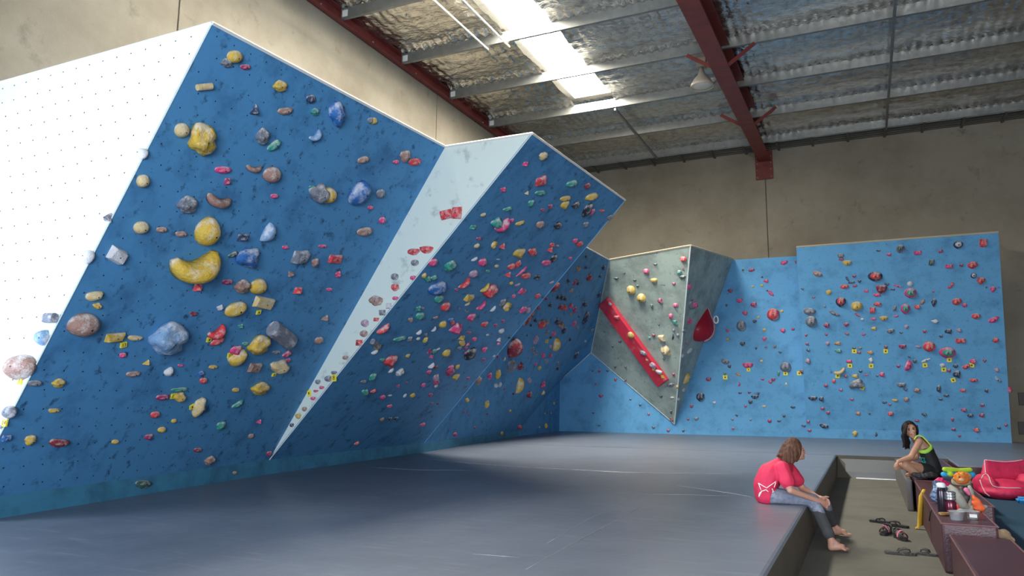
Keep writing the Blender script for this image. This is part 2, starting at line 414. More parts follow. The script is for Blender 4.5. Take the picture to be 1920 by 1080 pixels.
BV_V, BV_F, BV_N = [], [], []               # everything a hold can be bolted to
def patch(a, b, c, d, n, m):
    """bilinear patch a-b (bottom) c-d (top: above b, above a)"""
    rows = []
    for j in range(m + 1):
        v = j / m
        rows.append([(a * (1 - u) + b * u) * (1 - v) + (d * (1 - u) + c * u) * v for u in [i / n for i in range(n + 1)]])
    return rows
def panel(name, parent, a, b, c, d, material, out, n=10, m=10, th=0.05, wall='', holes=0.2, lo=0.0):
    rows = patch(a, b, c, d, n, m)
    nrm = (b - a).cross(d - a)
    if nrm.length < 1e-6: nrm = (b - a).cross(c - a)
    nrm.normalize()
    if nrm.dot(out) < 0: nrm = -nrm
    vs = [p for r in rows for p in r]; k = len(vs)
    vs += [p - nrm * th for p in vs]
    fs = []
    w = n + 1
    for j in range(m):
        for i in range(n):
            q = j * w + i
            fs.append((q, q + 1, q + w + 1, q + w))
            fs.append((k + q, k + q + w, k + q + w + 1, k + q + 1))
    rim = [i for i in range(w)] + [j * w + n for j in range(1, m + 1)] + [m * w + i for i in range(n - 1, -1, -1)] + [j * w for j in range(m - 1, 0, -1)]
    for x, y in zip(rim, rim[1:] + rim[:1]): fs.append((y, x, k + x, k + y))
    me = bpy.data.meshes.new(name); me.from_pydata([tuple(v) for v in vs], [], fs)
    bm = bmesh.new(); bm.from_mesh(me)
    bmesh.ops.remove_doubles(bm, verts=bm.verts[:], dist=1e-5)
    bmesh.ops.recalc_face_normals(bm, faces=bm.faces[:]); bm.to_mesh(me); bm.free()
    o = link(name, me, material, parent)
    base = len(BV_V)
    BV_V.extend(vs[:k])
    for j in range(m):
        for i in range(n):
            q = base + j * w + i
            BV_F.append((q, q + 1, q + w + 1)); BV_N.append((nrm, wall))
            BV_F.append((q, q + w + 1, q + w)); BV_N.append((nrm, wall))
    if holes:
        # threaded bolt holes on a staggered grid
        bm = bmesh.new()
        U = max((b - a).length, (c - d).length); V = max((d - a).length, (c - b).length)
        nu = int(U / holes); nv = int(V / holes)
        for j in range(nv):
            for i in range(nu):
                u = (i + 0.5 + (0.5 if j % 2 else 0)) / (nu + 0.5); v = lo + (1 - lo) * (j + 0.5) / nv
                bot = (b - a).length * (1 - v) + (c - d).length * v
                if bot < U * 0.97 and (i + 1) * U / nu > bot: continue
                if bot < U * 0.97: u = u * U / bot
                if u > 0.99: continue
                p = (a * (1 - u) + b * u) * (1 - v) + (d * (1 - u) + c * u) * v
                t1 = (b - a).length and (b - a).normalized() or (c - d).normalized()
                t2 = nrm.cross(t1).normalized()
                loc = nrm
                e = [bm.verts.new(p + loc * 0.003 + (t1 * math.cos(q) + t2 * math.sin(q)) * 0.008) for q in [math.pi * s / 3 for s in range(6)]]
                bm.faces.new(e)
        bmesh.ops.recalc_face_normals(bm, faces=bm.faces[:])
        h = link('bolt_holes', mesh_of(bm), BOLT, parent); tag(h, kind='stuff')
    return o
def trim_strip(parent, a, b, mat_=WOODEDGE, r=0.022):
    bm = bmesh.new(); tube(bm, [a, b], r, 4); link('edge_trim', mesh_of(bm), mat_, parent)

OUTA = Vector((0, -1, 0)); OUTB = Vector((1, 0, -0.4))
cw = empty('climbing_wall', (-7.5, 10, MATZ)); tag(cw, 'tall blue and white climbing wall of two big overhanging prows', 'climbing wall')
Ab = Vector((Atl.x, Q.y, KH))
panel('white_panel', cw, Ab, Q, P1, Atl, PALE_CLEAN, OUTA, 12, 12, wall='A', th=0.008)
panel('blue_panel', cw, Q, P3, P2, P1, BLUE, OUTB, 16, 16, wall='B', th=0.012)
panel('white_panel', cw, P3, P3 + (P2 - P3) * 1e-3, P4, P2, PALE, OUTA, 4, 16, wall='C', lo=0.05, th=0.008)
panel('blue_panel', cw, P3, S, P5, P4, BLUE, OUTB, 16, 16, wall='D', th=0.012)
panel('return_panel', cw, S, Vector((-9.3, 13.6, 0.6)), EtL, P5, BLUE, Vector((0, 1, 0)), 6, 6, holes=0)
panel('blue_panel', cw, S + Vector((-0.02, 0.02, 0)), K2, EtR, EtL, BLUE, OUTB, 12, 12, wall='E')
panel('blue_panel', cw, K2, EG, EGF, EtR, BLUE, OUTB, 6, 6, wall='E')
panel('kickboard', cw, floor_pt(K2), Vector((-9.96, 25.4, MATZ)), EG, K2, BLUE, Vector((1, 0, 0)), 6, 3, wall='E', holes=0)
KICK = mat('kickboard_blue', (0.045, 0.21, 0.36), 0.6, var=[((0.03, 0.12, 0.21), 3, 0.45, 0.7)])
k0 = on_z(-75, 984, MATZ); k1 = on_z(493, 891, MATZ); k2 = floor_pt(S) + Vector((0, 0, 0))
panel('kickboard', cw, k0, k1, P3, Q, KICK, Vector((1, -0.3, 0)), 4, 1, holes=0, wall='kick')
panel('kickboard', cw, k1, k2, S, P3, KICK, Vector((1, -0.3, 0)), 4, 1, holes=0, wall='kick')
panel('kickboard', cw, k2, floor_pt(K2), K2, S, KICK, Vector((1, -0.3, 0)), 4, 1, holes=0, wall='kick')
panel('kickboard', cw, floor_pt(Ab), k0, Q, Ab, KICK, Vector((0, -1, 0)), 2, 1, holes=0)
for a, b in ((P1, P2), (P2, P4), (P4, P5), (Atl, P1), (EtL, EtR)): trim_strip(cw, a, b, WHITE if a is not Atl else PALE_CLEAN, 0.02)
for a, b in ((P1, Q), (P4, P3)): trim_strip(cw, a, b, PALE_CLEAN, 0.006)
trim_strip(cw, P5, S, BLUE2, 0.010)

bw = empty('climbing_wall', (-5.8, 25.4, MATZ)); tag(bw, 'light blue climbing wall with a pale green wedge in the far corner', 'climbing wall')
OUTF = Vector((0, -1, -0.3))
panel('light_blue_panel', bw, Vector((-9.97, 25.42, MATZ)), Vector((-5.83, 25.42, MATZ)), Vector((-5.83, 25.42, 5.8)), Vector((-9.97, 25.42, 5.8)), BLUE2, OUTF, 6, 6, wall='G', holes=0.25)
panel('light_blue_panel', bw, Vector((-5.83, 25.42, MATZ)), Vector((-1.66, 25.42, MATZ)), on_y(1493, 480, 25.42) + Vector((0.06, 0, 0)), Vector((-5.83, 25.42, F2r.z - 0.02)), BLUE2, OUTF, 6, 6, wall='H', holes=0.25)
panel('pale_green_panel', bw, EGF, FT, Fa, EtR, PALE_SHADED, OUTF, 10, 10, wall='F', holes=0)
panel('pale_green_panel', bw, FT, FT + (F2r - FT) * 1e-3, F2r, Fa, PALE_SHADED, Vector((1, -0.6, -0.2)), 4, 10, wall='F2', holes=0)
for a, b in ((EtR, Fa), (Fa, F2r)): trim_strip(bw, a, b, WOODEDGE, 0.03)
trim_strip(bw, Fa, FT, PALE_CLEAN, 0.02); trim_strip(bw, EGF, FT, PALE_CLEAN, 0.016); trim_strip(bw, EtR, EGF, PALE_CLEAN, 0.016); trim_strip(bw, EGF, EG, PALE, 0.016)
iw = empty('climbing_wall', (1.0, 25.0, MATZ)); tag(iw, 'freestanding light blue climbing panel, slightly overhanging, beside the bare concrete', 'climbing wall')
panel('light_blue_panel', iw, Ic[0], Ic[1], Ic[2], Ic[3], BLUE2, OUTF, 8, 8, wall='I', holes=0.22)
panel('kickboard', iw, floor_pt(Ic[0]), floor_pt(Ic[1]), Ic[1], Ic[0], BLUE2, OUTF, 4, 1, wall='Ik', holes=0)
for k, s in ((0, 3), (1, 2)):
    bm = bmesh.new()
    pts = [floor_pt(Ic[k]), Ic[k], Ic[s], Vector((Ic[s].x, 25.42, Ic[s].z)), Vector((Ic[k].x, 25.42, MATZ))]
    dx = 0.02 if k == 0 else -0.02
    v1 = [bm.verts.new(p + Vector((dx, 0.02 if p.y < 25.4 else 0, 0))) for p in pts]; v2 = [bm.verts.new(p + Vector((dx * 3, 0.02 if p.y < 25.4 else 0, 0))) for p in pts]
    bm.faces.new(v1); bm.faces.new(v2[::-1])
    for i in range(5): bm.faces.new((v1[i], v1[(i + 1) % 5], v2[(i + 1) % 5], v2[i]))
    bmesh.ops.recalc_face_normals(bm, faces=bm.faces[:]); link('side_panel', mesh_of(bm), BLUE2, iw)
trim_strip(iw, Ic[3], Ic[2], WOODEDGE, 0.025)
for py in (748, 803):
    p = on_y(1921, py, YB)
    tag(box_obj('wall_vent', (p.x - 0.15, p.x + 0.25, YB - 0.03, YB, p.z - 0.18, p.z + 0.18), DARKSTEEL, None, 0.01), 'dark square plate on the concrete beside the freestanding climbing panel', 'wall plate', 'dark plates on the concrete')
BVH = BVHTree.FromPolygons(BV_V, BV_F)

# ------------------------------------------------------------------ climbing holds
HC = {  # code: (word, colour, chalk amount)
 'p': ('pink', (0.72, 0.05, 0.22)), 'r': ('coral', (0.68, 0.055, 0.07)), 'm': ('magenta', (0.38, 0.02, 0.12)), 'x': ('dark red', (0.26, 0.022, 0.045)),  # dark red also puts shade into the colour of some dim red holds
 'y': ('yellow', (0.66, 0.44, 0.06)), 'g': ('teal', (0.02, 0.30, 0.25)), 'G': ('dark green', (0.03, 0.09, 0.085)), 'b': ('blue', (0.02, 0.14, 0.45)),
 'n': ('navy', (0.015, 0.035, 0.10)), 'k': ('black', (0.012, 0.016, 0.03)), 'w': ('white', (0.62, 0.64, 0.70)), 't': ('brown', (0.34, 0.20, 0.17)),
 'o': ('orange', (0.52, 0.22, 0.06)), 'v': ('lilac', (0.42, 0.26, 0.40)), 'c': ('cream', (0.66, 0.52, 0.27)), 's': ('grey', (0.17, 0.19, 0.25)), 'l': ('pale blue', (0.20, 0.36, 0.60))}
def hold_mat(code):
    n = 'hold_' + HC[code][0].replace(' ', '_')
    c = HC[code][1]
    ch = tuple(0.42 * v + 0.58 * q for v, q in zip(c, (0.80, 0.80, 0.82)))
    dk = tuple(v * 0.6 for v in c)
    return mat(n, c, 0.62, var=[(dk, 3.0, 0.5, 0.8), (ch, 1.9, 0.47, 0.62)], bump=(14, 0.35), dist=0.05)
SHAPES = {}
def hull(pts, bevel=0.06, seg=2):
    bm = bmesh.new()
    for p in pts: bm.verts.new(p)
    r = bmesh.ops.convex_hull(bm, input=bm.verts[:])
    bmesh.ops.delete(bm, geom=[v for v in bm.verts if not v.link_faces], context='VERTS')
    bmesh.ops.dissolve_limit(bm, angle_limit=0.02, verts=bm.verts[:], edges=bm.edges[:])
    bmesh.ops.bevel(bm, geom=bm.edges[:], offset=bevel, segments=seg, profile=0.6, affect='EDGES')
    return bm
def ico(fn, sub=3):
    bm = bmesh.new(); bmesh.ops.create_icosphere(bm, subdivisions=sub, radius=0.5)
    for v in bm.verts: v.co = fn(v.co.copy())
    return bm
def make_shape(kind, var):
    key = (kind, var)
    if key in SHAPES: return SHAPES[key]
    rg = random.Random(hash(kind) % 1 + ord(kind) * 17 + var)
    sd = ord(kind) * 3.7 + var * 11.3
    smooth = True
    if kind == 'b':
        def fn(c):
            k = 1 + 0.10 * noise.noise(c * 2.2 + Vector((sd, 0, 0)))
            return Vector((c.x * k, c.y * k, max(c.z, -0.02) * 1.15 * k))
        bm = ico(fn)
    elif kind == 'e':
        def fn(c):
            k = 1 + 0.16 * noise.noise(c * 2.6 + Vector((sd, 0, 0)))
            t = 1 - 0.45 * (c.x + 0.5) * (0.8 if var % 2 else 0.3)
            z = max(c.z, -0.02)
            return Vector((c.x * k, c.y * k * t + 0.10 * (c.x * c.x * 4 - 0.5) * (1 if var % 2 else 0.4), z * (1.0 + 0.5 * c.x) * k))
        bm = ico(fn)
    elif kind == 'n':
        def fn(c):
            k = 1 + 0.42 * noise.noise(c * 2.3 + Vector((sd, 3, 1))) + 0.15 * noise.noise(c * 6 + Vector((1, sd, 0)))
            z = max(c.z, -0.02)
            d = 0.16 * max(0, 0.35 - (c.xy - Vector((0.1, 0.16))).length)
            return Vector((c.x * k, c.y * k, z * 1.15 * k - d))
        bm = ico(fn)
    elif kind == 'h':
        def fn(c):
            k = 1 + 0.10 * noise.noise(c * 3 + Vector((sd, 0, 0)))
            y = c.y
            if y > 0: y = y * 0.28
            y = y * 1.5 + 0.30
            z = max(c.z, -0.02)
            return Vector((c.x * k, y * k - 0.0, z * (1.25 if c.y < 0.1 else 0.75)))
        bm = ico(fn)
    elif kind == 'c':
        bm = bmesh.new(); rings = []; n = 14
        for i in range(n + 1):
            t = i / n; a = math.radians(200 + 140 * t)
            wdt = 0.07 + 0.21 * math.sin(math.pi * t) ** 0.8 * (1 + 0.25 * (t - 0.5) * (1 if var % 2 else -1))
            cpt = Vector((0.44 * math.cos(a), 0.66 * math.sin(a) + 0.44, 0))
            rad = Vector((math.cos(a), math.sin(a), 0))
            rings.append([bm.verts.new(cpt + rad * wdt * math.cos(q) + Vector((0, 0, max(0.0, math.sin(q)) * wdt * 2.2))) for q in [2 * math.pi * s / 12 for s in range(12)]])
        for r0, r1 in zip(rings, rings[1:]):
            for q in range(12): bm.faces.new((r0[q], r0[(q + 1) % 12], r1[(q + 1) % 12], r1[q]))
        bm.faces.new(rings[0][::-1]); bm.faces.new(rings[-1])
        bmesh.ops.recalc_face_normals(bm, faces=bm.faces[:])
    elif kind == 'w':
        smooth = False
        n = 3 + var % 2
        a0 = rg.uniform(0, 6.28)
        base = [Vector((0.52 * math.cos(a0 + 2 * math.pi * i / n), 0.52 * math.sin(a0 + 2 * math.pi * i / n), 0)) for i in range(n)]
        ap = Vector((rg.uniform(-0.12, 0.12), rg.uniform(-0.18, 0.05), 0.62))
        bm = hull(base + [ap] + [p * 0.75 + Vector((0, 0, 0.22)) for p in base], 0.05)
    elif kind == 'k':
        smooth = False
        j = lambda s: rg.uniform(-s, s)
        base = [Vector((x * 0.5 + j(0.06), y * 0.5 + j(0.06), 0)) for x in (-1, 1) for y in (-1, 1)]
        top = [Vector((x * 0.38 + j(0.08), y * 0.36 + j(0.08), 0.46 + j(0.10))) for x in (-1, 1) for y in (-1, 1)]
        bm = hull(base + top, 0.05)
    elif kind == 'd':
        smooth = False
        bm = bmesh.new()
        pts = []
        for i in range(20):
            a = 2 * math.pi * i / 20
            pts += [Vector((-0.5 + 0.03 * math.sin(a), 0.42 * math.cos(a), 0.30 + 0.30 * math.sin(a))), Vector((0.46, 0.42 * math.cos(a), 0.36 + 0.36 * math.sin(a)))]
        bm = hull(pts, 0.025, 1)
    me = mesh_of(bm, 'hold_' + kind)
    if smooth: me.polygons.foreach_set('use_smooth', [True] * len(me.polygons))
    tree = BVHTree.FromPolygons([v.co for v in me.vertices], [p.vertices for p in me.polygons])
    SHAPES[key] = (me, tree)
    return SHAPES[key]
HM = {}
def hold_mesh(kind, var, code):
    key = (kind, var, code)
    if key not in HM:
        me = make_shape(kind, var)[0].copy(); me.materials.clear(); me.materials.append(hold_mat(code)); HM[key] = me
    return HM[key]
bm = bmesh.new(); bmesh.ops.create_cone(bm, cap_ends=True, segments=8, radius1=0.5, radius2=0.5, depth=0.3)
BOLTME = mesh_of(bm, 'bolt'); BOLTME.materials.append(BOLT)
KINDNAME = {'b': 'sloper_hold', 'e': 'pinch_hold', 'n': 'rock_hold', 'h': 'bucket_hold', 'c': 'crescent_hold', 'w': 'wedge_hold', 'k': 'block_hold', 'd': 'barrel_hold'}
KINDWORD = {'b': 'rounded', 'e': 'elongated', 'n': 'knobbly', 'h': 'half-moon', 'c': 'crescent', 'w': 'wedge-shaped', 'k': 'blocky', 'd': 'barrel-shaped'}
WALLWORD = {'A': 'white side of first prow', 'B': 'blue face of first prow', 'C': 'white strip between blue prows', 'D': 'blue face of second prow', 'E': 'shaded wall behind second prow',
            'F': 'pale green corner wedge', 'F2': 'shaded side of green wedge', 'G': 'blue panel under green wedge', 'H': 'blue panel beside green wedge', 'I': 'freestanding light blue panel',
            'Ik': 'kickboard of freestanding panel', 'kick': 'kickboard of blue prows'}
TOPZ = {'A': 4.85, 'B': 4.85, 'C': 4.85, 'D': 4.85}
LABELS = {}; HPOS = []
def wall_hit(px, py):
    v = ray(px, py)
    loc, nr, idx, dist = BVH.ray_cast(CAM, v)
    if loc is None: return None
    n0, wall = BV_N[idx]
    if nr.dot(n0) < 0: nr = -nr
    return loc, nr, wall
def frame_on(loc, n, rot):
    """axes on a surface: x runs where the photograph shows the long side; also pixels per metre along x and y"""
    q = loc - CAM; dz = q.dot(FWD); cx_, cy_ = q.dot(RIGHT) / dz, q.dot(UPV) / dz
    def scr(t): return Vector(((t.dot(RIGHT) - t.dot(FWD) * cx_) * F / dz, (t.dot(UPV) - t.dot(FWD) * cy_) * F / dz))
    tx = (RIGHT - n * RIGHT.dot(n)).normalized(); ty = n.cross(tx)
    a, b = scr(tx), scr(ty); e = Vector((math.cos(math.radians(-rot)), math.sin(math.radians(-rot))))
    det = a.x * b.y - a.y * b.x
    al, be = (e.x * b.y - e.y * b.x) / det, (a.x * e.y - a.y * e.x) / det
    x = (tx * al + ty * be).normalized(); y = n.cross(x)
    sy = scr(y); perp = abs(sy.x * -e.y + sy.y * e.x)
    return Matrix((x, y, n)).transposed(), scr(x).length, perp
NH = [0]
TAGS = []
def add_hold(px, py, w, h, code, kind='n', rot=0, inner=None, dz=1.0):
    hit = wall_hit(px, py)
    if hit is None: print('MISS', px, py); return
    loc, n, wall = hit
    m = depth(loc) / F
    R3, gx, gy = frame_on(loc, n, rot)
    vd = (loc - CAM).normalized()
    gx, gy = max(gx, 0.68 / m), max(gy, 0.68 / m)
    sx, sy = w / gx, h / gy
    sz = min(sx, sy) * 0.92 * dz
    NH[0] += 1
    var = NH[0] % 4
    o = bpy.data.objects.new(KINDNAME[kind], hold_mesh(kind, var, code)); COL.objects.link(o)
    # slide the hold back so that its middle, not its foot, is seen at the pixel
    tv = n - vd / vd.dot(n)                    # moving along tv on the surface cancels moving along n in the picture
    sh = n - (n.cross(vd)).cross(n) * 0
    lift = 0.18 * sz
    p = loc + n * lift; d = (p - CAM).normalized()
    back = CAM + vd * ((p - CAM).dot(n) / vd.dot(n))   # where the line of sight meets the lifted plane
    loc = back - n * lift
    o.matrix_world = Matrix.Translation(loc) @ R3.to_4x4() @ Matrix.Diagonal((sx, sy, sz, 1))
    size = max(w, h)
    M3 = size * m
    sw = 'tiny' if M3 < 0.10 else 'small' if M3 < 0.19 else 'medium' if M3 < 0.36 else 'large'
    base = WALLWORD.get(wall, 'climbing wall')
    top = TOPZ.get(wall, 6.1); z = (loc.z - MATZ) / (top - MATZ)
    hw = 'low on' if z < 0.25 else 'lower on' if z < 0.45 else 'mid-height on' if z < 0.65 else 'high on' if z < 0.85 else 'near top of'
    near = ''
    for (qx, qy) in TAGPX:
        if abs(qx - px) < w * 0.5 + 7 and abs(qy - py) < h * 0.5 + 9: near = ' with yellow tag'
    lab = '%s %s %s hold%s %s %s' % (sw, HC[code][0], KINDWORD[kind], near, hw, 'the ' + base)
    o['label'] = lab; o['category'] = 'climbing hold'
    LABELS.setdefault(lab, []).append(o); HPOS.append((px, py, o, '%s %s' % (HC[code][0], KINDWORD[kind])))
    tree = make_shape(kind, var)[1]
    def child(name, me, u, v, su, lift=0.0):
        hl = tree.ray_cast(Vector((u, v, 3)), Vector((0, 0, -1)))
        z0 = hl[0].z if hl[0] is not None else 0.3
        c = bpy.data.objects.new(name, me); COL.objects.link(c); c.parent = o
        c.location = (u, v, z0 + lift); c.scale = (su / sx, su / sy, su / sz)
        return c
    if inner:
        hl = tree.ray_cast(Vector((0, 0, 3)), Vector((0, 0, -1))); z0 = hl[0].z if hl[0] is not None else 0.4
        c = bpy.data.objects.new('inner_hold', hold_mesh('b', var, inner)); COL.objects.link(c); c.parent = o
        c.location = (0, 0.04, z0 * 0.62); c.scale = (0.68, 0.66, 0.62)
        cb = bpy.data.objects.new('bolt', BOLTME); COL.objects.link(cb); cb.parent = o
        cb.location = (0, 0.02, z0 * 0.62 + 0.575 * 0.62); s = 2.6 * m; cb.scale = (s / sx, s / sy, s / sz)
    elif size >= 15 and kind in 'benwhk':
        child('bolt', BOLTME, 0.06, -0.06 if kind != 'h' else -0.10, 2.4 * m if size < 40 else 3.4 * m)
    return o
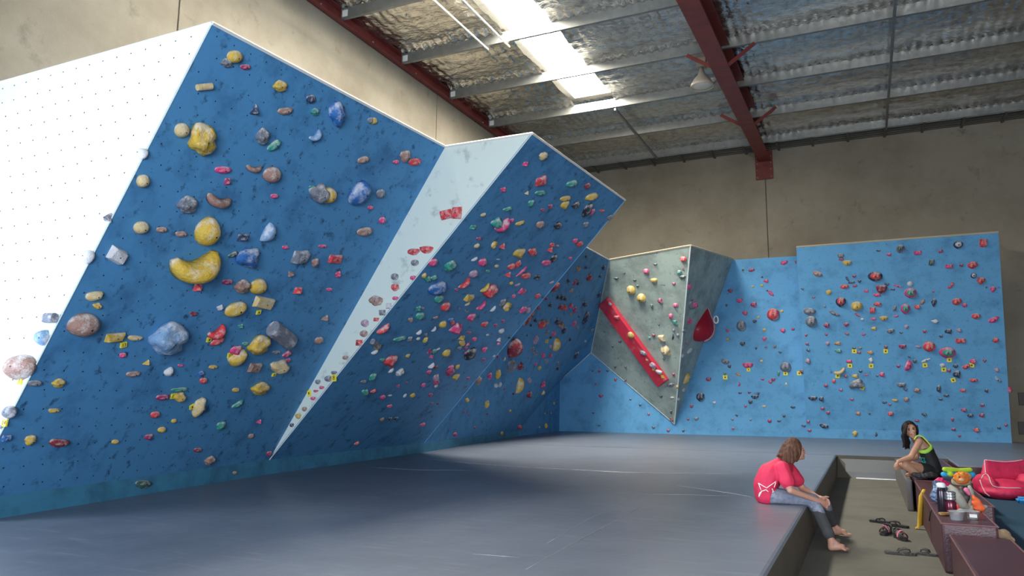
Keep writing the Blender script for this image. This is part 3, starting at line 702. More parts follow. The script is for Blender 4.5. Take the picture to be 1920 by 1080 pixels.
# (origin x, origin y, scale, [(x, y, width, height, colour, shape, turn, inner colour), ...]) in the frame of a close look at the photograph
LOOK = [
(0, 0, 2, [(527,575,44,42,'w','b'),(403,818,34,48,'s','w'),(325,962,46,52,'w','b'),
 (882,214,56,50,'y','b'),(848,236,44,32,'s','n'),(922,252,40,24,'m','e'),(766,325,58,30,'c','d',-6),(684,490,52,56,'c','b'),(757,525,95,112,'y','n',-20),(838,638,62,30,'p','e'),
 (855,682,28,38,'m','w'),(538,680,46,50,'c','b'),(700,768,72,60,'s','n'),(825,750,92,64,'t','c',15),(532,855,56,48,'c','b'),(608,862,42,24,'t','e'),(682,878,44,26,'t','e'),
 (784,872,86,106,'y','b'),(741,993,182,132,'y','c',-12),(440,958,62,54,'w','k',30)]),
(400, 40, 2, [(249,243,50,40,'y','n'),(158,338,38,60,'n','w'),(273,336,56,32,'t','e',-10),(367,292,32,34,'n','b'),(380,340,30,26,'g','n'),(468,348,60,78,'b','n',-20),(602,374,26,26,'y','b'),(590,372,20,24,'s','b'),
 (183,432,44,58,'s','n'),(230,466,62,30,'g','e',-38),(384,428,54,34,'l','c',-40),(564,520,44,26,'t','e',-15),(686,528,22,16,'p','b'),(722,506,40,40,'t','n'),(758,527,46,32,'r','e',-10),
 (155,550,58,36,'t','c',5),(223,577,62,60,'t','b'),(230,656,28,20,'p','e'),(373,622,26,14,'g','e'),(398,648,60,68,'s','n'),(433,655,58,58,'y','b'),(553,648,104,62,'b','e',-55),(628,648,28,36,'s','b'),(590,699,20,16,'p','e'),
 (634,747,20,26,'p','b'),(569,790,56,34,'t','e',-10),(115,813,54,40,'n','w'),(214,797,80,40,'l','h',-60),(272,848,26,16,'p','e'),(411,844,32,14,'p','e'),(133,890,78,68,'b','n'),(75,875,40,18,'G','e',-25),
 (329,886,52,48,'s','k'),(383,905,26,28,'t','n'),(460,892,48,32,'r','k'),(292,948,28,28,'t','w'),(470,950,24,26,'p','w'),(436,1006,22,14,'p','e'),(320,1012,36,36,'r','w'),(55,978,40,22,'m','e'),(107,995,52,48,'t','n'),(171,997,60,56,'y','b'),(193,1057,72,46,'c','k',10),
 (870,724,46,32,'r','k',-15),(911,717,36,46,'r','k'),(750,863,48,26,'r','e',-5),(797,857,50,30,'r','h'),(754,905,28,24,'s','b'),(678,957,28,26,'s','b'),(748,961,24,18,'p','e',-10),(680,997,28,28,'r','b'),(681,1038,24,16,'p','e'),(607,1048,50,34,'t','n')]),
(0, 500, 2, [(192,194,46,44,'s','d'),(158,270,60,40,'l','h',-50),(68,375,106,96,'t','b'),(30,545,50,50,'s','b'),(5,600,14,22,'s','e'),
 (358,110,66,40,'c','e',-15),(366,148,30,22,'y','n'),(318,222,114,88,'t','b'),(433,266,72,30,'y','k',-6),(510,268,56,24,'c','e'),(461,333,26,20,'p','b'),(630,272,122,112,'l','n'),(553,363,34,28,'y','w'),(503,403,54,24,'t','e',-8),
 (132,438,54,26,'s','e'),(218,437,46,32,'y','n'),(635,398,38,26,'w','h',-35),(679,371,22,12,'p','e'),(800,377,32,16,'y','e'),(764,428,26,22,'r','b'),(675,462,66,18,'g','e',-5),(613,490,50,24,'m','e',-8),(674,490,38,34,'y','n'),
 (205,540,44,20,'y','e'),(748,528,40,62,'c','n'),(583,556,32,26,'r','b'),(653,579,18,16,'y','b'),(608,612,28,22,'y','b'),(830,597,34,28,'g','n'),(558,640,26,22,'m','n'),(433,657,26,18,'y','e'),(25,645,32,24,'b','k'),(116,651,44,34,'y','n'),
 (227,661,74,36,'x','e'),(743,688,30,18,'x','e'),(786,728,36,32,'t','n'),(540,815,58,34,'G','e'),(745,80,36,42,'r','w'),(727,177,40,24,'x','w'),(828,155,30,24,'w','w'),(887,162,82,50,'y','e',-20),(815,245,74,40,'r','c',-32),(817,280,58,24,'r','e',-28),
 (905,225,24,20,'g','w'),(920,290,22,16,'g','e'),(885,316,36,34,'p','n'),(893,349,74,44,'y','h',-28),(753,402,20,20,'b','n'),(885,463,26,18,'y','e'),(893,516,50,18,'g','e',-35)]),
(400, 500, 2, [(252,254,104,76,'s','d',38),(170,296,76,58,'y','n',-15),(422,196,34,28,'t','w'),(397,278,30,28,'t','b'),(238,322,34,14,'s','e'),(278,328,40,20,'m','e',-35),(282,352,20,16,'m','b'),(158,380,44,36,'t','k'),(250,378,62,46,'c','n'),(175,458,64,44,'y','n'),
 (173,583,24,20,'p','w'),(142,636,20,18,'t','b'),(210,701,20,18,'m','b'),(82,773,16,14,'t','b'),
 (567,212,28,28,'v','b'),(609,198,28,20,'r','w'),(632,172,24,20,'s','k'),(657,147,20,22,'w','k'),(563,251,28,26,'t','b'),(544,285,34,32,'r','w'),(494,341,22,16,'t','b'),(452,397,24,16,'s','e'),(430,420,28,24,'s','b'),(391,432,20,18,'s','b'),(405,453,20,14,'p','e'),
 (384,466,20,12,'p','e'),(373,494,20,14,'p','b'),(341,534,18,18,'t','b'),(318,560,20,22,'y','n'),(293,594,16,16,'n','b')]),
(860, 280, 4.91, [(783,65,88,62,'c','n'),(618,138,58,54,'p','w'),(757,295,90,60,'r','k',-20),(415,373,70,46,'p','w'),(630,406,44,40,'c','w'),(758,402,104,46,'g','e',-10),(1045,318,104,54,'g','e',-15),(1183,338,52,50,'x','n'),(985,455,102,44,'y','e',-10),(977,515,66,66,'y','n'),
 (1228,440,112,58,'y','e',-15),(1077,515,72,48,'k','n',-20),(1188,560,70,104,'k','n'),(1222,578,58,50,'p','n'),(1322,567,60,24,'r','e'),(1390,630,58,46,'s','n'),(668,498,60,54,'g','n'),(778,558,46,30,'m','e'),(845,526,34,34,'m','n'),(455,550,92,36,'g','e',-18),(228,604,52,28,'c','e',-20),
 (135,720,74,52,'g','w'),(350,680,92,70,'g','n',-20),(412,712,164,84,'p','h',-38),(492,655,36,34,'p','b'),(568,680,88,36,'y','e',-22),(752,695,74,62,'t','b'),(912,706,74,54,'k','n'),(1172,693,54,44,'s','n'),(188,823,46,28,'m','e',-10),(168,890,54,34,'c','e',-25),(325,880,70,44,'y','n',-60),
 (405,898,54,62,'r','w'),(560,960,108,72,'y','n'),(680,945,80,56,'r','n'),(865,880,54,40,'r','e'),(845,928,54,58,'r','w'),(915,888,36,20,'v','e'),(1075,842,46,40,'p','b'),(1112,872,72,44,'r','n'),(877,1005,54,58,'k','n'),(812,1045,88,50,'p','e',-10),(1030,1002,34,24,'p','b'),
 (148,1013,70,28,'w','e',-30),(222,1042,74,66,'p','b'),(352,1072,36,20,'c','e')]),
(760, 440, 6, [(315,315,86,80,'p','b'),(500,355,110,112,'g','n'),(552,355,46,66,'w','e',80),(215,462,60,50,'y','b',-30),(250,500,66,54,'g','n'),(325,485,84,52,'g','e',-25),(370,610,200,134,'b','e',-18),(378,728,98,84,'g','b'),(455,812,90,92,'r','b'),(150,835,58,60,'g','w'),(198,830,54,30,'s','e',15),
 (165,920,92,80,'g','b'),(58,960,48,44,'t','n'),(345,932,62,28,'t','e',-22),(425,1012,76,70,'y','b'),(508,965,52,46,'b','n'),(526,988,54,46,'r','n'),(668,550,168,66,'r','c',-42),(770,445,96,78,'v','b'),(578,622,44,34,'m','e'),(900,600,140,50,'y','c',-42),(955,642,140,120,'r','n',-20),
 (720,712,96,64,'y','k'),(702,782,70,28,'c','e',-35),(618,830,40,30,'s','w'),(692,858,56,34,'s','c'),(858,800,140,50,'p','c',-40),(740,935,80,74,'p','n'),(992,838,88,34,'w','h',-45),(1140,810,110,78,'y','n',-50),(1095,765,56,74,'s','n'),(890,1012,76,54,'r','n'),(1015,1020,34,34,'m','n'),
 (930,412,54,38,'g','e'),(1030,355,48,34,'c','e'),(1045,278,50,14,'w','e'),(1195,360,84,62,'r','e',-20),(1262,335,54,80,'r','n'),(1160,455,84,68,'r','w'),(1310,420,164,34,'p','e',-45),(1362,465,112,60,'r','e',-8),(1195,547,44,34,'y','b'),(1265,565,68,26,'v','e',-22),(1318,640,76,76,'p','k',20),(1220,693,40,38,'p','b'),(1325,845,50,62,'p','k')]),
(640, 540, 5.4, [(430,425,156,62,'r','h',-36),(335,555,100,80,'s','d',40),(368,595,66,50,'y','b'),(338,655,76,36,'w','h',-28),(415,730,54,34,'g','e'),(500,745,110,96,'r','n'),(505,840,74,32,'w','e',-42),(592,855,64,68,'w','n'),(320,902,68,60,'g','n'),(228,950,66,32,'s','e',-10),(240,1057,66,52,'g','n'),
 (327,1045,70,34,'r','e',-28),(575,995,48,34,'m','w'),(663,958,20,18,'m','b'),(832,983,36,36,'p','b'),(598,515,146,44,'g','e',-16),(695,517,46,44,'s','n'),(790,455,66,36,'w','h',-38),(780,515,38,28,'w','b'),(857,475,46,30,'s','w'),(853,527,42,46,'y','n'),(937,418,66,30,'w','c',-50),(1030,372,64,60,'y','b'),
 (1165,415,160,104,'p','w',-30),(1295,453,54,28,'m','e'),(1225,508,76,52,'y','w'),(1222,558,70,46,'y','n'),(1348,518,42,38,'p','b'),(1280,575,58,30,'p','e',-48),(1195,612,40,32,'s','n'),(1262,610,36,28,'m','b'),(1260,660,26,24,'p','b'),(1308,668,110,96,'k','n'),(672,690,38,34,'y','n'),(898,640,46,70,'m','w'),
 (932,645,46,44,'g','n'),(978,622,54,18,'w','e',-28),(915,697,50,36,'p','w'),(1067,660,74,66,'y','b'),(915,792,76,42,'w','h',-38),(958,802,40,30,'x','n'),(885,855,42,38,'p','n'),(1112,805,60,44,'p','e',-20),(1100,850,78,66,'m','n'),(1178,798,42,36,'y','n'),(1160,903,70,52,'y','n'),(957,910,54,56,'v','n'),(962,952,54,46,'p','n'),
 (960,992,38,26,'w','n'),(1285,915,34,28,'m','b'),(1375,920,60,80,'t','n')]),
(640, 500, 3, [(400,725,26,22,'y','n'),(358,726,18,16,'w','n'),(503,721,24,18,'m','b'),(275,725,26,9,'w','e',-8),(232,735,30,22,'p','n'),(272,785,30,18,'p','e',-15),(512,768,16,10,'m','e'),(545,772,24,10,'k','e'),(228,860,22,18,'t','n'),(275,856,22,16,'k','n'),(308,855,24,16,'k','n'),(458,888,30,18,'p','e',-20),(88,994,34,18,'r','e',-30),
 (641,944,26,26,'m','b'),(752,905,18,14,'m','b'),(708,750,24,24,'y','n'),(735,747,18,12,'m','e'),(820,773,28,38,'y','n'),(822,828,22,14,'x','e'),(692,815,14,14,'m','b'),(715,832,14,12,'m','b'),(950,811,16,16,'y','b'),(904,937,22,20,'y','n'),(1006,904,40,30,'r','e',25),(1116,903,10,12,'y','e'),(1153,895,20,28,'y','n'),(1145,825,14,10,'y','e'),
 (1181,824,12,10,'y','e'),(1196,769,16,16,'y','n'),(1136,711,26,20,'y','h',-60),(1058,722,38,36,'x','n'),(968,714,16,14,'k','n'),(770,640,40,48,'t','n'),(883,605,38,46,'y','n'),(835,615,24,34,'p','n'),(870,668,22,26,'w','n'),(893,664,18,26,'w','n'),(918,688,16,14,'m','b'),(1008,664,86,42,'y','h',-78),(1057,640,26,28,'v','n'),(1137,663,28,40,'p','w')]),
(880, 540, 5.4, [(465,615,172,196,'x','b'),(430,790,100,130,'s','b'),(515,800,110,70,'x','w',-60),(612,292,220,56,'x','e',-62),(742,370,106,90,'r','b'),(792,345,40,46,'t','n'),(888,340,50,70,'n','n'),(930,370,60,56,'t','c',-40),(960,425,58,68,'n','n'),(790,455,56,46,'s','n'),(857,463,54,50,'p','b'),(825,500,38,28,'k','n'),(890,565,122,76,'y','h',-80),
 (785,540,46,40,'y','n'),(825,592,36,38,'v','b'),(672,525,54,80,'v','n'),(640,620,50,48,'s','n'),(668,668,54,58,'s','h'),(748,683,60,42,'p','n'),(825,685,50,38,'p','n'),(780,740,38,48,'s','n'),(600,715,30,24,'s','n'),(676,770,46,32,'p','b'),(710,810,46,40,'y','n'),(1083,680,44,66,'n','n'),(893,765,34,38,'s','n'),(893,812,40,38,'k','n'),(1020,522,28,32,'k','n'),
 (1175,540,26,28,'l','e'),(1063,362,42,50,'p','n'),(1095,403,40,32,'s','n'),(1180,305,52,90,'n','n',-30),(1030,270,28,24,'o','b'),(925,195,56,60,'x','n'),(968,198,50,56,'r','n'),(1030,182,58,46,'p','n'),(1068,220,46,58,'m','n'),(820,175,48,46,'n','n'),(695,195,50,46,'m','n'),(895,95,34,44,'k','n'),(935,95,38,54,'k','n'),(970,112,34,44,'k','n'),(1168,162,54,56,'n','n'),
 (1312,70,36,54,'n','n'),(1245,430,36,36,'s','n'),(1110,290,26,20,'k','n'),(670,330,48,38,'k','n'),(625,378,30,28,'k','n'),(585,480,22,20,'k','n'),(303,525,40,44,'w','w'),(298,565,42,30,'p','e',-50),(322,440,50,42,'w','h',-20),(185,475,36,20,'w','e'),(152,625,52,44,'p','n'),(340,335,30,26,'m','n'),(690,80,54,42,'r','n'),(745,97,50,14,'k','e',10),(780,110,34,34,'m','n'),
 (595,225,38,46,'v','n'),(250,690,24,20,'w','n'),(285,690,36,38,'m','n'),(145,725,30,28,'m','b'),(360,720,44,20,'c','e',-75),(405,500,24,28,'k','n')]),
(960, 440, 6.75, [(940,272,38,46,'n','n'),(845,432,66,60,'o','b'),(935,415,44,66,'n','w'),(1160,420,60,62,'n','n'),(982,546,84,92,'x','b'),(1118,525,50,46,'n','n'),(710,585,54,80,'n','w'),(800,600,80,48,'m','e',-48),(838,615,50,46,'n','n'),(540,665,120,100,'x','h',-40),(755,705,70,40,'t','e',-52),(1100,760,40,68,'n','n'),(505,605,64,28,'v','e',-28),(320,545,92,72,'k','w'),(585,790,40,50,'k','n')]),
(1110, 450, 5.683, [(970,207,70,60,'r','b'),(970,307,34,34,'m','w'),(575,337,60,58,'p','b'),(672,262,44,24,'G','h'),(928,345,52,40,'g','n'),(962,400,72,42,'G','h'),(660,437,68,54,'y','h'),(868,466,44,32,'m','e'),(455,427,40,24,'G','e'),(485,490,34,24,'G','n'),(258,411,52,26,'G','h'),(340,352,36,28,'G','w'),(410,535,86,90,'y','b'),(523,622,86,94,'y','b'),
 (725,650,44,54,'m','n'),(887,697,52,48,'p','b'),(637,708,28,44,'G','n'),(838,812,46,50,'p','n'),(885,880,46,48,'g','k'),(710,907,34,28,'k','w'),(870,962,30,30,'s','b'),(915,1015,34,32,'s','n'),(862,1030,70,26,'n','e',-80),(740,1050,64,66,'c','k'),(655,1018,40,32,'x','n'),(612,1045,30,28,'g','n'),
 (1068,160,34,46,'s','n'),(1040,497,50,58,'p','b'),(1075,690,94,100,'s','b',0,'p'),(1045,865,62,58,'p','n'),(985,970,44,48,'s','n')]),
(1110, 610, 5.142, [(705,245,76,84,'c','n'),(735,278,36,34,'y','n'),(693,325,24,22,'k','b'),(270,160,28,24,'k','n'),(198,210,30,22,'k','w'),(385,225,48,44,'c','k'),(223,402,26,22,'k','n'),(325,405,22,20,'k','n'),(755,575,80,30,'s','e',-18),(665,687,28,20,'k','n'),(762,835,24,34,'k','n'),(765,912,42,26,'x','e',50),(770,697,40,18,'w','e'),(915,515,112,54,'y','e',-72),(822,592,26,28,'y','n'),
 (883,625,30,34,'w','n'),(835,710,24,28,'w','n'),(873,293,36,34,'w','n'),(943,245,64,32,'w','e',-52),(912,165,38,34,'v','n'),(873,215,22,28,'v','n'),(785,475,28,26,'m','n'),
 (72,442,32,28,'m','b'),(5,440,20,20,'n','b'),(150,440,28,22,'n','n'),(225,524,28,32,'m','n'),(38,562,26,24,'m','n'),(85,683,46,34,'m','h'),(545,855,24,26,'m','n'),(12,845,24,18,'n','n'),(465,768,26,22,'n','n'),(735,1015,36,26,'m','b'),(592,985,30,24,'n','n'),(370,715,24,20,'n','n'),(320,530,24,22,'n','n'),(70,965,28,16,'n','e'),
 (880,1016,28,24,'n','b'),(1122,520,50,42,'m','b'),(1045,690,82,92,'n','b'),(960,780,30,38,'m','b'),(1180,745,34,26,'w','n'),(925,907,26,20,'m','n'),(1005,900,46,30,'s','n')]),
(1300, 470, 6.355, [(1083,140,92,58,'p','e',-20),(692,230,78,42,'m','e',-8),(590,228,30,30,'G','n'),(820,315,40,38,'n','w'),(868,363,54,42,'p','n'),(708,428,36,28,'y','b'),(817,415,42,32,'y','b'),(880,475,36,38,'n','w'),(928,510,84,50,'p','e',45),(440,480,60,50,'m','n'),(550,597,78,50,'p','n',-15),(395,650,28,32,'n','n'),(720,645,68,64,'m','n'),(615,745,60,56,'p','n'),(948,758,154,150,'r','b'),(1055,720,46,34,'y','e'),
 (775,792,38,32,'c','b'),(730,840,50,42,'n','b'),(568,895,118,130,'s','b'),(408,953,44,38,'p','n'),(845,943,46,36,'y','b'),(1065,950,58,56,'p','n'),(1187,935,40,38,'m','b'),(847,1050,60,44,'p','n'),(412,1055,46,36,'y','b'),(1222,135,18,46,'m','n')]),
(1300, 630, 5.686, [(522,82,56,48,'n','n'),(668,130,26,28,'k','n'),(868,115,54,44,'s','w'),(923,172,32,26,'n','n'),(770,120,24,20,'m','n'),(340,272,92,58,'s','e',15),(385,323,34,42,'n','n'),(580,315,118,64,'p','h'),(980,330,118,110,'s','b'),(908,400,36,50,'g','n'),(728,268,34,28,'c','n'),(475,410,76,24,'o','e',32),(160,462,56,42,'m','b'),(335,402,34,34,'g','n'),(738,462,32,24,'m','n'),(820,490,40,34,'p','n'),
 (850,465,44,36,'m','n'),(490,515,46,26,'m','e',-82),(990,515,22,34,'c','n'),(595,605,54,34,'m','w'),(498,607,42,26,'n','e'),(692,612,30,32,'n','n'),(655,652,84,42,'n','h'),(607,702,46,44,'n','b'),(555,750,32,26,'m','n'),(755,750,48,26,'c','e'),(1062,758,54,30,'n','e'),(462,845,28,24,'n','n'),(965,853,30,30,'n','n'),(812,905,44,40,'m','b'),(913,907,42,26,'n','e'),(415,890,26,24,'s','n'),(610,895,24,22,'s','n'),(425,988,30,26,'m','b'),
 (1225,913,34,30,'m','b'),(1178,957,36,26,'n','n'),(1232,1007,36,26,'m','n'),(1155,378,46,40,'x','n')]),
(1490, 430, 5.143, [(445,255,66,50,'s','b'),(448,290,54,24,'m','e'),(505,327,88,54,'y','h'),(220,430,98,56,'t','e',20),(508,480,56,26,'n','e',60),(548,512,68,24,'n','e',-5),(572,452,36,26,'m','n'),(625,500,36,30,'n','n'),(580,545,46,28,'m','e',-15),(480,552,84,46,'r','e'),(690,595,46,24,'p','k'),(778,455,150,100,'n','b',5,'r'),(838,582,112,88,'x','h'),(890,530,40,26,'n','n'),(797,632,76,40,'p','e'),(995,550,92,20,'p','e',18),(947,580,40,20,'n','n'),
 (75,575,26,20,'n','n'),(183,658,36,18,'m','e'),(330,608,62,46,'y','n'),(445,700,104,100,'n','b',0,'r'),(597,742,112,92,'y','b'),(795,722,76,40,'r','n'),(750,778,54,58,'r','k'),(965,765,46,80,'s','w'),(285,743,30,20,'s','n'),(145,790,130,80,'s','e',5),(158,890,112,110,'s','b'),(385,812,116,44,'s','e',25),(605,825,60,26,'m','e',38),(650,868,34,24,'w','n'),(760,865,56,26,'p','e'),(860,862,80,48,'y','h'),(978,838,46,22,'p','e',-8),(305,925,56,46,'m','n'),(498,918,56,34,'m','n'),
 (765,957,50,32,'y','n'),(925,985,82,46,'s','h',-10),(1025,997,36,16,'n','n'),(110,1020,30,24,'m','n'),(305,1015,36,32,'m','w'),(505,1010,38,26,'m','n'),(665,1013,46,24,'p','e'),(808,207,46,20,'k','e'),(910,245,40,30,'p','n'),(1018,188,84,82,'s','b',0,'G')]),
(1690, 430, 5.143, [(88,615,120,100,'p','b',0,'g'),(85,525,60,48,'w','b'),(40,768,94,100,'p','b',0,'g'),(155,750,58,46,'r','n'),(205,700,66,40,'t','e',-48),(315,705,54,76,'n','n'),(160,225,76,40,'p','k',-10),(380,212,46,34,'m','e',-28),(292,322,54,60,'G','k'),(460,358,72,40,'p','k'),(580,348,36,28,'x','n'),(688,345,100,70,'r','b',-10),(697,447,58,58,'n','b',0,'w'),(770,495,90,62,'r','n'),(550,150,100,76,'n','b',0,'w'),(790,132,76,76,'r','k'),
 (475,540,84,40,'r','c',-45),(885,578,62,52,'p','n'),(310,602,24,18,'m','n'),(535,697,96,70,'r','b',-8),(607,732,46,40,'p','n'),(722,838,92,60,'r','e'),(893,870,108,62,'p','e',-28),(325,888,66,36,'w','n'),(222,985,36,34,'m','n'),(50,940,48,36,'v','n'),(455,985,66,46,'n','n'),(555,975,46,38,'v','n'),(380,1032,36,26,'n','n'),(820,560,20,18,'n','n')]),
(1490, 620, 5.143, [(120,130,30,26,'m','n'),(130,190,36,26,'n','n'),(125,295,48,46,'v','n'),(318,125,46,36,'v','n'),(415,125,60,34,'o','n'),(420,197,66,38,'g','n'),(570,170,36,22,'n','n'),(630,170,44,24,'s','n'),(620,212,40,22,'m','n'),(728,212,56,36,'o','n'),(878,160,34,34,'x','n'),(1040,155,76,44,'m','h'),(525,297,56,32,'p','n'),(735,285,40,44,'w','n'),(998,343,40,28,'m','n'),(435,390,116,66,'c','c',-25),(585,440,58,36,'y','n'),(490,440,40,28,'m','n'),
 (632,392,36,24,'n','n'),(690,428,44,16,'p','e'),(843,425,48,46,'p','n'),(795,437,24,20,'n','n'),(375,488,36,42,'r','n'),(300,530,40,34,'m','b'),(600,520,132,90,'s','n',-15),(443,573,36,24,'m','n'),(1028,528,92,46,'s','h'),(175,655,90,42,'n','h'),(258,660,42,48,'n','n'),(550,663,36,24,'m','n'),(868,692,50,24,'n','e'),(918,715,30,20,'m','n'),(970,672,56,32,'y','e'),(1070,665,40,40,'t','n'),(267,750,42,30,'m','b'),(322,793,42,30,'m','n'),(612,800,46,32,'o','n'),(925,803,58,44,'r','b'),
 (720,800,22,20,'n','n'),(283,920,92,46,'n','e',15),(130,880,34,28,'m','b'),(85,917,36,24,'n','n'),(140,963,40,26,'m','n'),(583,992,60,48,'y','n'),(785,1000,46,26,'n','e',-88),(70,395,36,38,'x','n')]),
(1690, 620, 4.696, [(245,142,110,94,'r','b'),(408,195,152,96,'p','b',4,'g'),(150,142,50,28,'v','e'),(520,90,90,42,'r','k'),(828,85,56,44,'r','n'),(68,310,96,62,'p','h',-70),(118,270,36,34,'n','b'),(215,262,88,22,'w','e',-20),(475,312,46,32,'n','n'),(362,306,50,32,'w','n'),(420,353,36,28,'m','n'),(632,272,54,46,'p','n'),(575,315,80,44,'r','e',-22),(733,265,34,26,'m','n'),(490,385,64,64,'n','n'),(840,348,40,38,'v','n'),(640,437,76,38,'r','e'),(850,432,74,44,'l','e',42),
 (15,488,46,28,'s','n'),(35,520,30,24,'n','n'),(135,527,60,38,'t','n'),(45,607,54,36,'t','n'),(330,515,36,68,'n','n'),(395,572,50,26,'n','e'),(343,605,40,18,'n','n'),(543,527,58,32,'r','e'),(750,530,30,34,'n','n'),(550,700,50,32,'m','n'),(710,657,44,26,'m','n'),(608,748,56,34,'n','e'),(710,747,46,34,'m','n'),(200,738,40,32,'n','n'),(137,793,46,24,'m','e'),(450,783,28,34,'m','n'),(460,870,34,26,'m','n'),(662,877,50,38,'r','n'),(510,927,28,20,'m','n'),(922,832,36,24,'m','n'),(860,858,30,22,'n','n'),(68,230,22,20,'n','n')]),
]
# yellow number tags: x, y, width, height in pixels, turn, digits that can be read
TAGLIST = [(39,716,9,10,0,'3'),(10.5,793.5,12,12,0,'14'),(230.5,646,11,9,-15,'13'),(391,636,9,8,-15,''),(324.5,742,11,9,-8,'11'),(359,762,9,8,-30,''),(431,665,11,9,-20,'15'),(484,585,9,7,-10,''),(627,709,9,11,-5,'8'),(580.5,737.5,7,10,-15,''),(513,702,8,6,-10,''),
 (1403.4,693.3,6,5.5,0,''),(1359.8,707.5,7,7,0,''),(1472.9,700.4,7,6,0,''),(1498.7,699.8,7,7,0,'')] \
 + [(1490 + x / 5.143, 620 + y / 5.143, 7, 7, r, '') for x, y, r in ((575,198,0),(878,198,0),(533,338,0),(737,340,0),(415,435,10),(650,550,20))] \
 + [(1690 + x / 4.696, 620 + y / 4.696, 7, 7, r, '') for x, y, r in ((208,304,-5),(422,257,0),(373,342,0),(457,435,-15),(620,304,5))]
TAGPX = [(t[0], t[1]) for t in TAGLIST]
for ox, oy, sc, items in LOOK:
    for it in items:
        x, y, w, h, code, kind = it[:6]
        rot = it[6] if len(it) > 6 else 0
        inner = it[7] if len(it) > 7 else None
        add_hold(ox + x / sc, oy + y / sc, w / sc, h / sc, code, kind, rot, inner)
where = {o.name: (x, y) for x, y, o, _ in HPOS}
for lab, objs in list(LABELS.items()):
    if len(objs) < 2: continue
    for o in objs:                          # look-alikes: name the nearest neighbour too
        x, y = where[o.name]
        nb_ = min((h for h in HPOS if h[2] is not o), key=lambda h: (h[0] - x) ** 2 + (h[1] - y) ** 2)
        new = lab + ' by ' + nb_[3] + ' one'
        if len(new.split()) <= 16: o['label'] = new
LABELS = {}
for _, _, o, _ in HPOS: LABELS.setdefault(o['label'], []).append(o)
for lab, objs in LABELS.items():
    if len(objs) > 1:
        for o in objs: o['group'] = lab.replace(' hold', ' holds', 1)
    else:
        objs[0]['group'] = 'climbing holds on the ' + lab.split(' the ')[-1].split(' by ')[0]
TAGY = mat('yellow_tag', (0.85, 0.72, 0.06), 0.5); TAGK = mat('tag_print', (0.03, 0.03, 0.02), 0.6)
tl = {}
for (x, y, w, h, rot, txt) in TAGLIST:
    hit = wall_hit(x, y)
    if hit is None: continue
    loc, n, wall = hit; m = depth(loc) / F
    R3, _, _ = frame_on(loc, n, rot)
    root = bpy.data.objects.new('number_tag', None); COL.objects.link(root); root.empty_display_size = 0.05
    root.matrix_world = Matrix.Translation(loc + n * 0.012) @ R3.to_4x4()
    sx, sy = w * m * 1.12, h * m * 1.12
    bm = bmesh.new(); box(bm, -sx / 2, sx / 2, -sy / 2, sy / 2, -0.012, 0.004)
    c = bpy.data.objects.new('tag_plate', mesh_of(bm)); c.data.materials.append(TAGY); COL.objects.link(c); c.parent = root
    if txt:
        cu = bpy.data.curves.new('txt', 'FONT'); cu.body = txt; cu.size = sy * 0.95; cu.align_x = 'CENTER'; cu.align_y = 'CENTER'; cu.extrude = 0.001
        to = bpy.data.objects.new('txt', cu); COL.objects.link(to)
        bpy.context.view_layer.update()
        me = bpy.data.meshes.new_from_object(to.evaluated_get(bpy.context.evaluated_depsgraph_get())); bpy.data.objects.remove(to)
        me.materials.clear()
    else:
        bm = bmesh.new(); box(bm, -sx * 0.14, sx * 0.14, -sy * 0.2, sy * 0.2, 0, 0.002); me = mesh_of(bm)
    me.materials.append(TAGK)
    c = bpy.data.objects.new('print', me); COL.objects.link(c); c.parent = root; c.location = (0, 0, 0.0045)
    nb_ = min(HPOS, key=lambda h: (h[0] - x) ** 2 + (h[1] - y) ** 2)[3]
    lab = '%s by %s hold on the %s' % ('yellow tag numbered ' + txt if txt else 'small yellow tag', nb_, WALLWORD.get(wall, 'climbing wall'))
    tag(root, lab, 'tag', 'yellow number tags on the ' + WALLWORD.get(wall, 'climbing wall'))
# odd hold sticking out past the freestanding panel
pb = on_y(1893.5, 731, 25.2); m = depth(pb) / F
o = bpy.data.objects.new('sloper_hold', hold_mesh('b', 1, 'p')); COL.objects.link(o)
o.matrix_world = Matrix.Translation((3.60, 25.0, pb.z)) @ Matrix.Rotation(math.pi / 2, 4, 'Y') @ Matrix.Diagonal((0.17, 0.17, 0.17, 1))
tag(o, 'pale pink rounded hold on the outer edge of the freestanding light blue panel', 'climbing hold')

# ------------------------------------------------------------------ big volumes
VRED = mat('red_volume', (0.60, 0.035, 0.075), 0.5, var=[((0.66, 0.20, 0.22), 3.5, 0.55, 0.75)], bump=(20, 0.2))
# long red beam volume on the pale green wedge
def wall_pt(px, py, lift=0.0):
    l, n, w = wall_hit(px, py); return l + n * lift, n
bv = empty('beam_volume', wall_pt(1190, 640)[0]); tag(bv, 'long red box beam with small holds bolted diagonally across the pale green wedge', 'climbing volume')
bc, nn, _ = wall_hit(1200, 630)
def on_f(px, py):
    v = ray(px, py); return CAM + v * ((bc - CAM).dot(nn) / v.dot(nn))
c0, c1, c2, c3 = [on_f(*p) for p in ((1126, 569), (1141, 555), (1255, 711), (1239, 724))]
bm = bmesh.new()
lo = [bm.verts.new(c) for c in (c0, c1, c2, c3)]
ctr = (c0 + c1 + c2 + c3) / 4
hi = [bm.verts.new(c + nn * 0.16 + (ctr - c) * 0.02) for c in (c0, c1, c2, c3)]
bm.faces.new(lo[::-1]); bm.faces.new(hi)
for i in range(4): bm.faces.new((lo[i], lo[(i + 1) % 4], hi[(i + 1) % 4], hi[i]))
bmesh.ops.recalc_face_normals(bm, faces=bm.faces[:])
bmesh.ops.bevel(bm, geom=bm.edges[:], offset=0.012, segments=1, affect='EDGES')
link('box', mesh_of(bm), VRED, bv)
